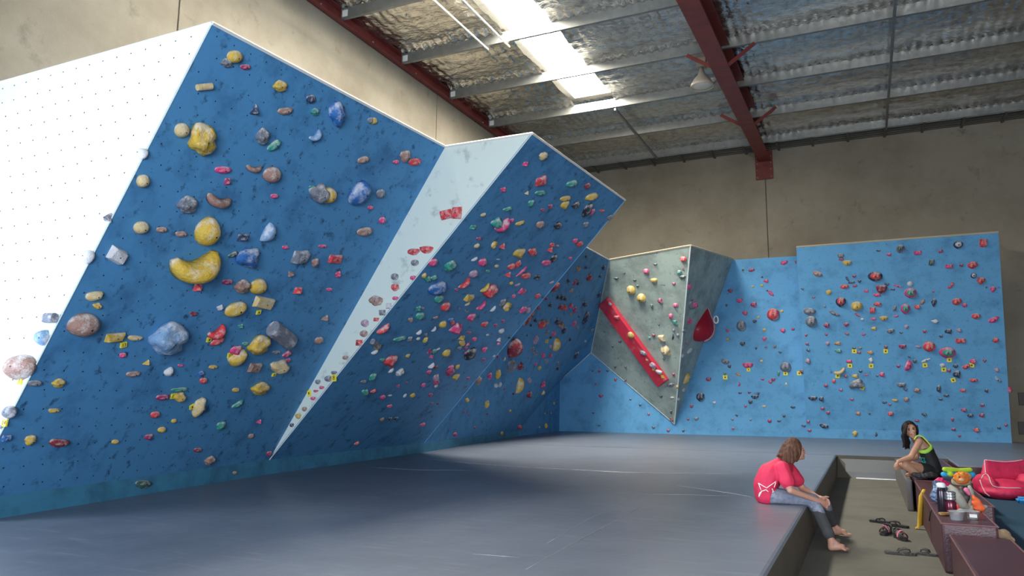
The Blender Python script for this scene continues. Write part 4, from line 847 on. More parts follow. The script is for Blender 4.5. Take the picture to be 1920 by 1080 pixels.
def on_beam(px, py, w, h, code, kind, lab, rot=50, tagm=False):
    v = ray(px, py); p0 = c0 + nn * 0.16
    p = CAM + v * ((p0 - CAM).dot(nn) / v.dot(nn)); m = depth(p) / F
    R3, _, _ = frame_on(p, nn, rot)
    o = bpy.data.objects.new(KINDNAME[kind] if not tagm else 'number_tag', hold_mesh(kind, 1, code) if not tagm else TAGME); COL.objects.link(o)
    o.matrix_world = Matrix.Translation(p) @ R3.to_4x4() @ Matrix.Diagonal((w * m, h * m, min(w, h) * m * (0.6 if not tagm else 0.1), 1))
    tag(o, lab, 'climbing hold' if not tagm else 'tag', 'holds on the red beam volume' if not tagm else 'yellow tags on the red beam volume')
bm = bmesh.new(); box(bm, -.5, .5, -.5, .5, 0, 0.3); TAGME = mesh_of(bm); TAGME.materials.append(TAGY)
on_beam(1144, 570, 9, 7, 's', 'b', 'grey round hold at the upper end of the red beam')
on_beam(1157, 596, 14, 9, 'r', 'h', 'coral half-moon hold on the upper half of the red beam', 0)
on_beam(1183, 628, 15, 13, 'y', 'b', 'yellow round hold in the middle of the red beam', 0)
on_beam(1206, 662, 16, 10, 's', 'b', 'pale grey oval hold just below the middle of the red beam', 20)
on_beam(1213, 675, 7, 6, 'o', 'e', 'small orange hold on the lower half of the red beam', 40)
on_beam(1224, 685, 15, 12, 'v', 'n', 'lilac knobbly hold near the lower end of the red beam', 20)
on_beam(1236, 698, 15, 10, 'w', 'h', 'white half-moon hold at the lower end of the red beam', 15)
on_beam(1225, 693, 6, 4, 'y', 'b', 'small yellow tag near the lower end of the red beam', 0, True)
on_beam(1242, 706, 6, 6, 'y', 'b', 'small yellow tag at the lower end of the red beam', 0, True)
for px, py, w, h, code, kind, rot in ((1146, 608, 7, 6, 'v', 'n', 0), (1160, 620, 7, 9, 'c', 'n', 30), (1168, 628, 6, 7, 'w', 'n', 0)):
    add_hold(px, py, w, h, code, kind, rot)
# big red teardrop pod on the shaded side of the wedge
pp, pn, _ = wall_hit(1322, 606)
pod = empty('teardrop_volume', pp); tag(pod, 'big glossy red teardrop pod with a pale handle hanging on the pale green wedge', 'climbing volume')
m = depth(pp) / F
POD = mat('red_pod_plastic', (0.62, 0.025, 0.07), 0.35, var=[((0.68, 0.25, 0.28), 3, 0.62, 0.8)])
# cut-open pod: built in a frame of its own (a: across, b: up, c: towards the viewer)
ax = Vector((0.80, -0.60, 0)).normalized(); bx_ = Vector((0, 0, 1)); cx_ = ax.cross(bx_)
if cx_.dot(FWD) > 0: cx_ = -cx_
pc = px_at(1306, 607, pp) - FWD * 0.28
bm = bmesh.new()
prof = [(-1.00, 0.02), (-0.97, 0.30), (-0.85, 0.60), (-0.65, 0.82), (-0.40, 0.95), (-0.15, 0.94), (0.10, 0.82), (0.35, 0.62), (0.60, 0.42), (0.80, 0.26), (0.94, 0.14), (1.02, 0.03)]
HH = 32 * m; WW = 28 * m
ring = []
for t, r in prof:
    row = []
    for k in range(25):
        a = math.radians(-80 + 230 * k / 24)          # open towards one side
        x = r * math.sin(a); y = r * math.cos(a)
        row.append(bm.verts.new(pc + RIGHT * (-x * WW + 0.02 + 0.42 * WW * max(0, t + 0.2)) + bx_ * t * HH - VH * (y * WW * 0.8 - 0.05)))
    ring.append(row)
for r0, r1 in zip(ring, ring[1:]):
    for k in range(24): bm.faces.new((r0[k], r0[k + 1], r1[k + 1], r1[k]))
bmesh.ops.solidify(bm, geom=bm.faces[:], thickness=0.04)
bmesh.ops.recalc_face_normals(bm, faces=bm.faces[:])
link('shell', mesh_of(bm), POD, pod, True)
bm = bmesh.new()
rim = [pc + RIGHT * (-(r * math.sin(math.radians(-80))) * WW + 0.02 + 0.42 * WW * max(0, t + 0.2)) + bx_ * t * HH - VH * (r * math.cos(math.radians(-80)) * WW * 0.8 - 0.05) for t, r in prof[1:-1]]
tube(bm, rim, [0.05 if t < 0.1 else 0.03 for t, r in prof[1:-1]], 6)
link('rim', mesh_of(bm), mat('pale_pink_rim', (0.70, 0.32, 0.36), 0.5), pod, True)
hp = px_at(1331, 604, pp) - VH * 0.75
bm = bmesh.new(); tube(bm, [hp + RIGHT * (4.0 * m * math.cos(a)) + bx_ * (6.5 * m * math.sin(a)) for a in [2 * math.pi * i / 14 for i in range(15)]], 1.3 * m, 6)
link('handle', mesh_of(bm), mat('handle_white', (0.72, 0.66, 0.66), 0.5), pod, True)
# ------------------------------------------------------------------ soft bodies: unions of tapered capsules and ellipsoids, remeshed into one skin
def blob_mesh(parts, voxel=0.01, smooth=4, name='blob'):
    bm = bmesh.new()
    for p in parts:
        if p[0] == 'cap':
            _, a, b, r0, r1 = p; a, b = Vector(a), Vector(b)
            d = b - a; L = d.length
            n = 10; z = d.normalized() if L > 1e-6 else Vector((0, 0, 1))
            x = z.orthogonal().normalized(); y = z.cross(x)
            rings = []
            prof = [(-math.cos(t) * r0, math.sin(t) * r0) for t in [math.pi * 0.5 * k / 4 for k in range(1, 5)]]
            prof += [(L + math.sin(t) * r1, math.cos(t) * r1) for t in [math.pi * 0.5 * k / 4 for k in range(0, 4)]]
            v0 = bm.verts.new(a - z * r0); v1 = bm.verts.new(b + z * r1)
            for (h, r) in prof:
                rings.append([bm.verts.new(a + z * h + (x * math.cos(q) + y * math.sin(q)) * r) for q in [2 * math.pi * k / n for k in range(n)]])
            for k in range(n):
                bm.faces.new((v0, rings[0][(k + 1) % n], rings[0][k])); bm.faces.new((v1, rings[-1][k], rings[-1][(k + 1) % n]))
            for q0, q1 in zip(rings, rings[1:]):
                for k in range(n): bm.faces.new((q0[k], q0[(k + 1) % n], q1[(k + 1) % n], q1[k]))
        else:
            _, c, axes = p[:3]                       # axes: three vectors
            g = bmesh.ops.create_icosphere(bm, subdivisions=3, radius=1.0)
            for v in g['verts']:
                o = v.co.copy(); v.co = Vector(c) + axes[0] * o.x + axes[1] * o.y + axes[2] * o.z
    bmesh.ops.recalc_face_normals(bm, faces=bm.faces[:])
    me = mesh_of(bm)
    o = bpy.data.objects.new('tmp', me); COL.objects.link(o)
    r = o.modifiers.new('r', 'REMESH'); r.mode = 'VOXEL'; r.voxel_size = voxel
    if smooth:
        sm = o.modifiers.new('s', 'SMOOTH'); sm.iterations = smooth; sm.factor = 0.5
    bpy.context.view_layer.update()
    out = bpy.data.meshes.new_from_object(o.evaluated_get(bpy.context.evaluated_depsgraph_get()))
    bpy.data.objects.remove(o)
    out.materials.clear()
    return out
def blob(name, parts, material, parent, voxel=0.01, smooth=4):
    return link(name, blob_mesh(parts, voxel, smooth, name), material, parent, True)
def chain(pts, rads):
    return [('cap', a, b, r0, r1) for a, b, r0, r1 in zip(pts, pts[1:], rads, rads[1:])]
U3 = Vector((RIGHT.x, RIGHT.y, 0)).normalized()
Zv = Vector((0, 0, 1))
def ell(c, ru, rv, rz, yaw=0.0, tilt=0.0):
    """ellipsoid; yaw turns it about z, tilt leans its top towards +u"""
    a = U3 * math.cos(yaw) + VH * math.sin(yaw); b = Zv.cross(a)
    z = Zv * math.cos(tilt) + a * math.sin(tilt); a2 = a * math.cos(tilt) - Zv * math.sin(tilt)
    return ('ell', c, (a2 * ru, b * rv, z * rz))
def mesh_tree(o):
    me = o.data
    return BVHTree.FromPolygons([o.matrix_world @ v.co for v in me.vertices], [p.vertices for p in me.polygons])
def print_on(tree, lines, r, name, material, parent, lift=0.003):
    """print that follows a surface: poly-lines of pixels laid on it as a thin raised line"""
    bm = bmesh.new()
    for ln in lines:
        pts = []
        for (x0, y0), (x1, y1) in zip(ln, ln[1:]):
            for k in range(5):
                t = k / 5; v = ray(x0 + (x1 - x0) * t, y0 + (y1 - y0) * t)
                h = tree.ray_cast(CAM, v)
                if h[0] is not None: pts.append(h[0] + h[1] * lift * (1 if h[1].dot(v) < 0 else -1))
        h = tree.ray_cast(CAM, ray(*ln[-1]))
        if h[0] is not None: pts.append(h[0] - ray(*ln[-1]) * lift)
        if len(pts) > 1: tube(bm, pts, r, 5)
    return link(name, mesh_of(bm), material, parent, True)
def dot_on(tree, px, py, ru, rz, name, material, parent, depth_=0.006):
    h = tree.ray_cast(CAM, ray(px, py))
    if h[0] is None: return
    bm = bmesh.new(); bmesh.ops.create_icosphere(bm, subdivisions=2, radius=1)
    for v in bm.verts: v.co = h[0] + U3 * v.co.x * ru + VH * v.co.y * depth_ + Zv * v.co.z * rz
    return link(name, mesh_of(bm), material, parent, True)

SKIN1 = mat('fair_skin', (0.52, 0.27, 0.20), 0.5, var=[((0.42, 0.19, 0.14), 9, 0.5, 0.75)])
SKIN2 = mat('tan_skin', (0.44, 0.23, 0.15), 0.5, var=[((0.37, 0.18, 0.115), 7, 0.5, 0.75)])
HAIR1 = mat('light_brown_hair', (0.10, 0.045, 0.030), 0.7, spec=0.15, var=[((0.20, 0.105, 0.07), 14, 0.45, 0.7, (2.5, 2.5, 0.35)), ((0.03, 0.016, 0.013), 20, 0.5, 0.7, (2.5, 2.5, 0.3))], bump=(30, 0.6, (2, 2, 0.25)), dist=0.03)
HAIR2 = mat('black_hair', (0.010, 0.008, 0.010), 0.6, spec=0.15, var=[((0.035, 0.025, 0.028), 16, 0.5, 0.7, (2, 2, 0.3))], bump=(30, 0.5, (2, 2, 0.25)), dist=0.03)
SHIRT = mat('red_cotton', (0.66, 0.025, 0.085), 0.75, var=[((0.54, 0.018, 0.065), 6, 0.5, 0.75)], bump=(9, 0.5), dist=0.03)
DENIM = mat('patched_grey_denim', (0.16, 0.18, 0.25), 0.8, var=[((0.27, 0.29, 0.36), 7, 0.5, 0.65), ((0.06, 0.065, 0.10), 5, 0.55, 0.7)], bump=(16, 0.4), dist=0.02)
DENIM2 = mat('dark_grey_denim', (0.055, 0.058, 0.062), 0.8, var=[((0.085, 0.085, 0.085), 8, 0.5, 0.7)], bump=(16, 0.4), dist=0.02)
PRINTW = mat('white_print', (0.85, 0.80, 0.82), 0.6)
EYE = mat('dark_eye', (0.015, 0.010, 0.010), 0.3); LIP = mat('lips', (0.33, 0.09, 0.085), 0.5)

# ---- the seated person in red, legs over the edge of the mat
RB = Vector((-0.93, 8.71, MATZ))
def B(px, py, v=0.0): return px_at(px, py, RB, v)
p1 = empty('person', RB); tag(p1, 'barefoot person in a red T-shirt sitting on the mat edge, hands clasped', 'person')
heelN = on_z(1559, 1026, 0.04); toeN = on_z(1591, 1031, 0.025); heelF = on_z(1563, 997, 0.04); toeF = on_z(1594, 1003, 0.025)
hipN, hipF = B(1447, 929, -0.09), B(1452, 929, 0.10)
kneeN, kneeF = B(1524, 938, -0.14), B(1545, 944, 0.30)
ankN = heelN + Vector((0.0, 0, 0.07)); ankF = heelF + Vector((0, 0, 0.07))
shN, shF = B(1467, 878, -0.15), B(1476, 876, 0.15)
elN, elF = B(1482, 919, -0.27), B(1504, 915, 0.16)
wrN, wrF = B(1534, 939, -0.20), B(1536, 934, -0.04)
parts = chain([B(1442, 927), B(1437, 908), B(1446, 888), B(1462, 874)], [0.095, 0.10, 0.105, 0.075])
parts += chain([B(1466, 872), B(1478, 860), B(1486, 850)], [0.06, 0.043, 0.045])
parts += chain([shN, elN, wrN], [0.048, 0.038, 0.025]) + chain([shF, elF, wrF], [0.048, 0.038, 0.025])
parts += chain([hipN, kneeN, ankN], [0.075, 0.055, 0.035]) + chain([hipF, kneeF, ankF], [0.075, 0.055, 0.035])
parts += [('cap', shN, shF, 0.055, 0.055)]
# head and face
parts += [ell(B(1489, 841), 0.088, 0.074, 0.105, 0, 0.12), ell(B(1498, 851), 0.055, 0.052, 0.068, 0, 0.15), ('cap', B(1507.2, 845), B(1511, 850.3), 0.008, 0.011),
          ell(B(1505, 858.5), 0.022, 0.026, 0.018), ell(B(1506.5, 854.8), 0.014, 0.022, 0.010), ell(B(1505.5, 841), 0.018, 0.048, 0.014), ell(B(1489, 846, -0.075), 0.018, 0.012, 0.03)]
# feet with toes
for heel, toe, ank in ((heelN, toeN, ankN), (heelF, toeF, ankF)):
    d = (toe - heel); d.z = 0; L = d.length; d.normalize(); s = Vector((-d.y, d.x, 0))
    parts += [('cap', ank, heel + Vector((0, 0, 0.0)), 0.036, 0.036), ('cap', heel, heel + d * L * 0.62 + Vector((0, 0, 0.01)), 0.036, 0.032), ('cap', ank, heel + d * L * 0.6, 0.034, 0.026)]
    for k in range(5):
        base = heel + d * L * 0.62 + s * (0.030 - 0.015 * k); 
        parts.append(('cap', base, heel + d * (L * (1.0 - 0.05 * k)) + s * (0.034 - 0.017 * k) + Vector((0, 0, -0.015)), 0.015, 0.011 if k else 0.014))
# clasped hands
def hand(wr, px0, py0, v, sgn, dangle):
    q = []
    palm = B(px0, py0, v)
    q += [('cap', wr, palm, 0.024, 0.026), ('cap', wr + Zv * 0.014, palm + Zv * 0.020, 0.018, 0.018), ('cap', wr - Zv * 0.014, palm - Zv * 0.022, 0.018, 0.018)]
    ln = [1.0, 1.12, 1.05, 0.85]
    for k in range(4):
        b0 = palm + Zv * (0.028 - 0.019 * k)
        b1 = b0 + U3 * 0.034 * ln[k] - Zv * (0.006 if not dangle else 0.02)
        b2 = b1 + U3 * (0.018 if not dangle else 0.008) * ln[k] - Zv * 0.022 * ln[k] + VH * sgn * 0.022
        q += [('cap', b0, b1, 0.0095, 0.009), ('cap', b1, b2, 0.009, 0.008)]
    t0 = palm + Zv * 0.025 - U3 * 0.012; t1 = t0 + U3 * 0.03 + Zv * 0.016 + VH * sgn * 0.02; t2 = t1 + U3 * 0.024 - Zv * 0.004 + VH * sgn * 0.012
    q += [('cap', t0, t1, 0.012, 0.010), ('cap', t1, t2, 0.010, 0.009)]
    return q
parts += hand(wrN, 1545, 944, -0.17, 1, True) + hand(wrF, 1544, 938, -0.10, -1, False)
body1 = blob('body', parts, SKIN1, p1, 0.0075, 3)
t1 = mesh_tree(body1)
dot_on(t1, 1506.3, 844.3, 0.007, 0.005, 'eye', EYE, p1); dot_on(t1, 1507.5, 856.2, 0.010, 0.004, 'mouth', LIP, p1, 0.012)
dot_on(t1, 1505.5, 841.2, 0.012, 0.004, 'eyebrow', HAIR1, p1)
# clothes
sp = chain([B(1437, 928), B(1436, 910), B(1444, 890), B(1460, 876)], [0.122, 0.130, 0.128, 0.098])
sp += chain([B(1437, 928, -0.06), B(1437, 908, -0.07), B(1447, 888, -0.07)], [0.105, 0.11, 0.11]) + chain([B(1440, 928, 0.07), B(1440, 908, 0.08), B(1450, 888, 0.08)], [0.105, 0.11, 0.11])
sp += chain([B(1466, 872), B(1475, 865)], [0.085, 0.064]) + [('cap', shN, shF, 0.072, 0.072)]
for a, b in ((shN, elN), (shF, elF)):
    sp += chain([a, a.lerp(b, 0.62)], [0.078, 0.080])
shirt = blob('t_shirt', sp, SHIRT, p1, 0.009, 5)
bm = bmesh.new(); bm.from_mesh(shirt.data)
for v in bm.verts:
    k = noise.noise(v.co * 9) * 0.006 + noise.noise(v.co * 22) * 0.003; v.co += v.normal * k
bm.to_mesh(shirt.data); bm.free()
zl = lambda pts: [(1400 + x / 7.2, 810 + y / 7.2) for x, y in pts]
print_on(mesh_tree(shirt), [zl([(160, 690), (270, 755), (395, 665), (370, 748)]), zl([(160, 690), (205, 800), (165, 880), (172, 830), (205, 800), (262, 778), (292, 806)]), zl([(338, 765), (352, 772), (345, 785), (368, 800), (345, 810)])], 0.0045, 'star_print', PRINTW, shirt)
tp = chain([B(1441, 930, -0.05), B(1441, 930, 0.06)], [0.105, 0.105]) + chain([hipN, kneeN], [0.088, 0.072]) + chain([hipF, kneeF], [0.088, 0.072])
cuN = kneeN.lerp(ankN, 0.86); cuF = kneeF.lerp(ankF, 0.84)
tp += chain([kneeN, cuN], [0.070, 0.062]) + chain([kneeF, cuF], [0.070, 0.058])
tr = blob('trousers', tp, DENIM, p1, 0.009, 4)
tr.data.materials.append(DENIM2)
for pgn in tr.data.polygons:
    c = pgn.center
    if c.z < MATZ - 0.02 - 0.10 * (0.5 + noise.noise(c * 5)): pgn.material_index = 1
hr = [ell(B(1486.5, 838.5), 0.094, 0.088, 0.108, 0, 0.1), ell(B(1478, 847), 0.078, 0.086, 0.10)]
rg = random.Random(3)
for k in range(34):
    t = k / 33; a = math.radians(-78 + 300 * t)         # around the head, open at the face
    uu, vv = -math.cos(a) if False else math.cos(a + math.pi / 2), math.sin(a + math.pi / 2)
    ang = math.radians(55 + 250 * t)
    cu, cv = math.cos(ang), math.sin(ang)
    base = B(1486, 836) + U3 * cu * 0.085 + VH * cv * 0.078
    low = B(1481, 862 + rg.uniform(-3, 5)) + U3 * (cu * 0.095 - 0.012) + VH * cv * 0.088
    if cu > 0.25: low = low + Zv * 0.02
    mid = base.lerp(low, 0.5) + U3 * cu * 0.012 + VH * cv * 0.014
    hr += chain([base, mid, low], [0.026, 0.026, 0.013 + rg.uniform(0, 0.006)])
for k in range(6):
    hr += chain([B(1468, 852, -0.05 + 0.02 * k), B(1458 + rg.uniform(-2, 3), 855 + rg.uniform(-3, 1), -0.06 + 0.024 * k)], [0.024, 0.010])
hair = blob('hair', hr, HAIR1, p1, 0.0075, 2)
# the fringe must not cover the face: cut the hair where the face shows
bm = bmesh.new(); bm.from_mesh(hair.data)
fc = B(1503.5, 850)
for v in bm.verts:
    d = (v.co - fc); u = d.dot(U3); z = d.dot(Zv)
    lim = -0.030 + max(0, z - 0.035) * 1.0
    if u > lim and z < 0.055: v.co -= U3 * (u - lim) * 0.92
bm.to_mesh(hair.data); bm.free()

for o in list(p1.children):
    if o.name.split('.')[0] in ('body', 't_shirt', 'trousers'):
        for v in o.data.vertices:
            if v.co.x < -0.66: v.co.z = max(v.co.z, MATZ + 0.002)
            v.co.z = max(v.co.z, 0.002)
# ---- the seated woman in black, looking back over her shoulder
RG_ = Vector((0.70, 12.53, MATZ))
def G(px, py, v=0.0): return px_at(px, py, RG_, v)
p2 = empty('person', RG_); tag(p2, 'person in a black tank top sitting cross-legged on a maroon box, looking back', 'person')
hc = G(1707.5, 806, -0.04)
gsN, gsF = G(1723, 828, -0.14), G(1720, 826, 0.13)
geN, geF = G(1708, 857, -0.20), G(1718, 857, 0.14)
gwN, gwF = G(1684, 865, -0.22), G(1694, 866, 0.05)
ghN, ghF = G(1742, 883, -0.08), G(1740, 883, 0.09)
gkN, gkF = G(1698, 873, -0.19), G(1703, 871, 0.20)
gaN, gaF = G(1722, 891, -0.22), G(1712, 890, 0.0)
pa = chain([G(1749, 884), G(1743, 864), G(1732, 842), G(1723, 829)], [0.105, 0.085, 0.095, 0.07])
pa += [('cap', gsN, gsF, 0.05, 0.05)] + chain([G(1719, 827), G(1713, 820, -0.02), G(1710, 812, -0.03)], [0.055, 0.043, 0.042])
pa += chain([gsN, geN, gwN], [0.050, 0.040, 0.026]) + chain([gsF, geF, gwF], [0.046, 0.038, 0.026])
pa += chain([ghN, gkN, gaN], [0.090, 0.062, 0.040]) + chain([ghF, gkF, gaF], [0.088, 0.062, 0.040])
def ghand(wr, tip, v):
    palm = wr.lerp(tip, 0.45); d = (tip - wr).normalized(); s = d.cross(VH).normalized()
    q = [('cap', wr, palm, 0.024, 0.026), ('cap', wr, palm + s * 0.018, 0.018, 0.018), ('cap', wr, palm - s * 0.018, 0.018, 0.018)]
    ln = [0.9, 1.05, 1.0, 0.8]
    for k in range(4):
        b0 = palm + s * (0.024 - 0.016 * k); b1 = b0 + d * 0.035 * ln[k]; b2 = b1 + d * 0.026 * ln[k] + U3 * 0.014
        q += [('cap', b0, b1, 0.0095, 0.009), ('cap', b1, b2, 0.009, 0.008)]
    t0_ = wr.lerp(palm, 0.6) + s * 0.022; q += [('cap', t0_, t0_ + d * 0.025 + s * 0.022, 0.011, 0.010), ('cap', t0_ + d * 0.025 + s * 0.022, t0_ + d * 0.05 + s * 0.026, 0.010, 0.008)]
    return q
pa += ghand(gwN, G(1677, 884, -0.22), 0) + ghand(gwF, G(1684, 880, 0.02), 0)
pa += [ell(hc + VH * 0.02, 0.078, 0.090, 0.100), ell(hc + U3 * 0.004 - Zv * 0.058 - VH * 0.018, 0.054, 0.058, 0.064), ('cap', hc - VH * 0.072 + U3 * 0.004 + Zv * 0.004, hc - VH * 0.088 + U3 * 0.008 - Zv * 0.024, 0.008, 0.012), ell(hc - VH * 0.045 - Zv * 0.105 + U3 * 0.008, 0.024, 0.022, 0.018)]
# bare far foot
pa += [('cap', gaF, G(1702, 890, -0.04), 0.036, 0.028)] + [('cap', G(1703, 889 + k * 0.8, -0.05 + 0.012 * k), G(1699, 890 + k * 0.8, -0.06 + 0.012 * k), 0.012, 0.010) for k in range(5)]
body2 = blob('body', pa, SKIN2, p2, 0.0085, 3)
t2 = mesh_tree(body2)
for ex, ey in ((1704.6, 806.2), (1712.3, 804.8)):
    dot_on(t2, ex, ey, 0.015, 0.009, 'eye', EYE, p2); dot_on(t2, ex, ey - 2.6, 0.019, 0.005, 'eyebrow', HAIR2, p2)
dot_on(t2, 1709.6, 814.6, 0.021, 0.008, 'mouth', LIP, p2)
BLACKC = mat('black_cotton', (0.010, 0.011, 0.013), 0.75, bump=(10, 0.4), dist=0.03)
NEON = mat('neon_green_fabric', (0.42, 0.80, 0.10), 0.6)
tk = chain([G(1751, 885), G(1745, 864), G(1738, 850)], [0.122, 0.108, 0.106]) + chain([G(1749, 884, -0.06), G(1744, 864, -0.04), G(1737, 850, -0.04)], [0.108, 0.095, 0.095]) + chain([G(1749, 884, 0.06), G(1744, 864, 0.04), G(1737, 850, 0.04)], [0.108, 0.095, 0.095])
tk += chain([G(1744, 862, 0.02), G(1741, 846, 0.03), G(1734, 833, 0.04), G(1728, 826, 0.05)], [0.095, 0.082, 0.07, 0.05])
tank = blob('tank_top', tk, BLACKC, p2, 0.009, 4)
bm = bmesh.new()
bra_pts = [G(1722.5, 845.5, -0.09), G(1727, 847, -0.115), G(1733, 847.2, -0.125), G(1739, 845.5, -0.115), G(1744, 841.5, -0.09), G(1746.5, 836, -0.06)]
tube(bm, bra_pts, [0.02, 0.026, 0.030, 0.030, 0.026, 0.018], 10)
link('sports_top', mesh_of(bm), NEON, p2, True)
bm = bmesh.new()
tube(bm, [G(1748, 842, -0.05), G(1745, 835, -0.075), G(1738, 827, -0.085), G(1730, 819, -0.09), G(1723, 816, -0.095), G(1718, 818, -0.10), G(1714, 824, -0.11)], 0.011, 6)
link('shoulder_strap', mesh_of(bm), mat('neon_strap', (0.62, 0.78, 0.12), 0.6), p2, True)
zg = lambda pts: [(1660 + x / 8.31, 780 + y / 8.31) for x, y in pts]
print_on(mesh_tree(tank), [zg([(545, 640), (575, 665), (555, 690), (590, 700)]), zg([(580, 650), (612, 655), (600, 690), (630, 715), (605, 722)]), zg([(560, 700), (600, 725), (628, 730)])], 0.008, 'print', mat('teal_print', (0.02, 0.30, 0.26), 0.6), tank)
sh = chain([ghN, ghN.lerp(gkN, 0.30)], [0.102, 0.094]) + chain([ghF, ghF.lerp(gkF, 0.35)], [0.1, 0.094]) + [('cap', G(1750, 885, -0.06), G(1750, 885, 0.06), 0.115, 0.115)]
blob('shorts', sh, BLACKC, p2, 0.01, 3)
CAMO = mat('dark_patterned_fabric', (0.03, 0.03, 0.033), 0.7, var=[((0.13, 0.12, 0.11), 18, 0.52, 0.60), ((0.05, 0.04, 0.05), 30, 0.5, 0.6)])
blob('shoe', chain([G(1714, 889, -0.24), G(1722, 891.5, -0.25), G(1731, 892, -0.25)], [0.035, 0.042, 0.040]), CAMO, p2, 0.008, 3)
blob('shoe', chain([G(1736, 891, -0.25), G(1746, 890, -0.24), G(1754, 892, -0.22)], [0.036, 0.044, 0.034]), CAMO, p2, 0.008, 3)
hg = [ell(hc + VH * 0.035 + Zv * 0.022, 0.094, 0.100, 0.112), ell(hc - U3 * 0.045 + VH * 0.02 + Zv * 0.0, 0.066, 0.095, 0.115)]
rg = random.Random(8)
for k in range(16):
    t = k / 15
    top = hc + U3 * (-0.08 + 0.03 * t) + VH * (-0.06 + 0.13 * t) + Zv * 0.03
    m1 = G(1693.5 + 6 * t + rg.uniform(-1, 1), 818, -0.10 + 0.14 * t); m2 = G(1696 + 8 * t, 829 + rg.uniform(-2, 2), -0.12 + 0.16 * t); e = G(1695 + 11 * t + rg.uniform(-2, 2), 838 + rg.uniform(-6, 4), -0.13 + 0.16 * t)
    hg += chain([top, m1, m2, e], [0.030, 0.028, 0.024, 0.010])
for k in range(5):
    hg += chain([hc + U3 * 0.072 + VH * (-0.03 + 0.02 * k) + Zv * 0.055, hc + U3 * 0.088 + VH * (-0.025 + 0.02 * k) - Zv * 0.02, hc + U3 * 0.094 + VH * (0.0 + 0.02 * k) - Zv * 0.075], [0.018, 0.016, 0.012])
hair2 = blob('hair', hg, HAIR2, p2, 0.008, 2)
bm = bmesh.new(); bm.from_mesh(hair2.data)
for v in bm.verts:
    d = v.co - (hc - U3 * 0.010 - Zv * 0.02)
    u, z, w = d.dot(U3) / 0.086, d.dot(Zv) / 0.104, d.dot(VH)
    if u * u + z * z < 1 and w < -0.01: v.co += VH * (-0.01 - w + 0.03)
bm.to_mesh(hair2.data); bm.free()

for o in list(p2.children):
    for v in o.data.vertices:
        if v.co.x > 0.44: v.co.z = max(v.co.z, MATZ + 0.002)
# ------------------------------------------------------------------ creases and seams of the floor mat
CREASE = mat('mat_crease', (0.24, 0.26, 0.30), 0.4, var=[((0.17, 0.19, 0.24), 6, 0.45, 0.65)])
zc = lambda pts: [on_z(640 + x / 2.286, 800 + y / 2.286, MATZ) for x, y in pts]
for ln, r in (([(340, 135), (560, 158), (860, 178), (1200, 196), (1500, 200), (1760, 203)], 0.03), ([(1440, 252), (1600, 275), (1700, 290), (1765, 303)], 0.012), ([(1270, 288), (1500, 292), (1680, 298)], 0.010),
              ([(790, 612), (940, 530), (1060, 465), (1190, 395), (1290, 340)], 0.008), ([(560, 545), (760, 560)], 0.006), ([(880, 500), (1080, 385), (1240, 310)], 0.006), ([(90, 172), (340, 186), (580, 188)], 0.010)):
    pts = zc(ln); fine = []
    for a, b in zip(pts, pts[1:]):
        fine += [a.lerp(b, k / 4) for k in range(4)]
    fine.append(pts[-1])
    n = len(fine)
    bm = bmesh.new(); rr = [r * (0.25 + 0.75 * math.sin(math.pi * min(1, max(0, k / (n - 1)))) ** 0.6) for k in range(n)]
    tube(bm, fine, rr, 8)
    for v in bm.verts: v.co.z = MATZ + (v.co.z - MATZ) * 0.35
    link('crease', mesh_of(bm), CREASE, mt, True)

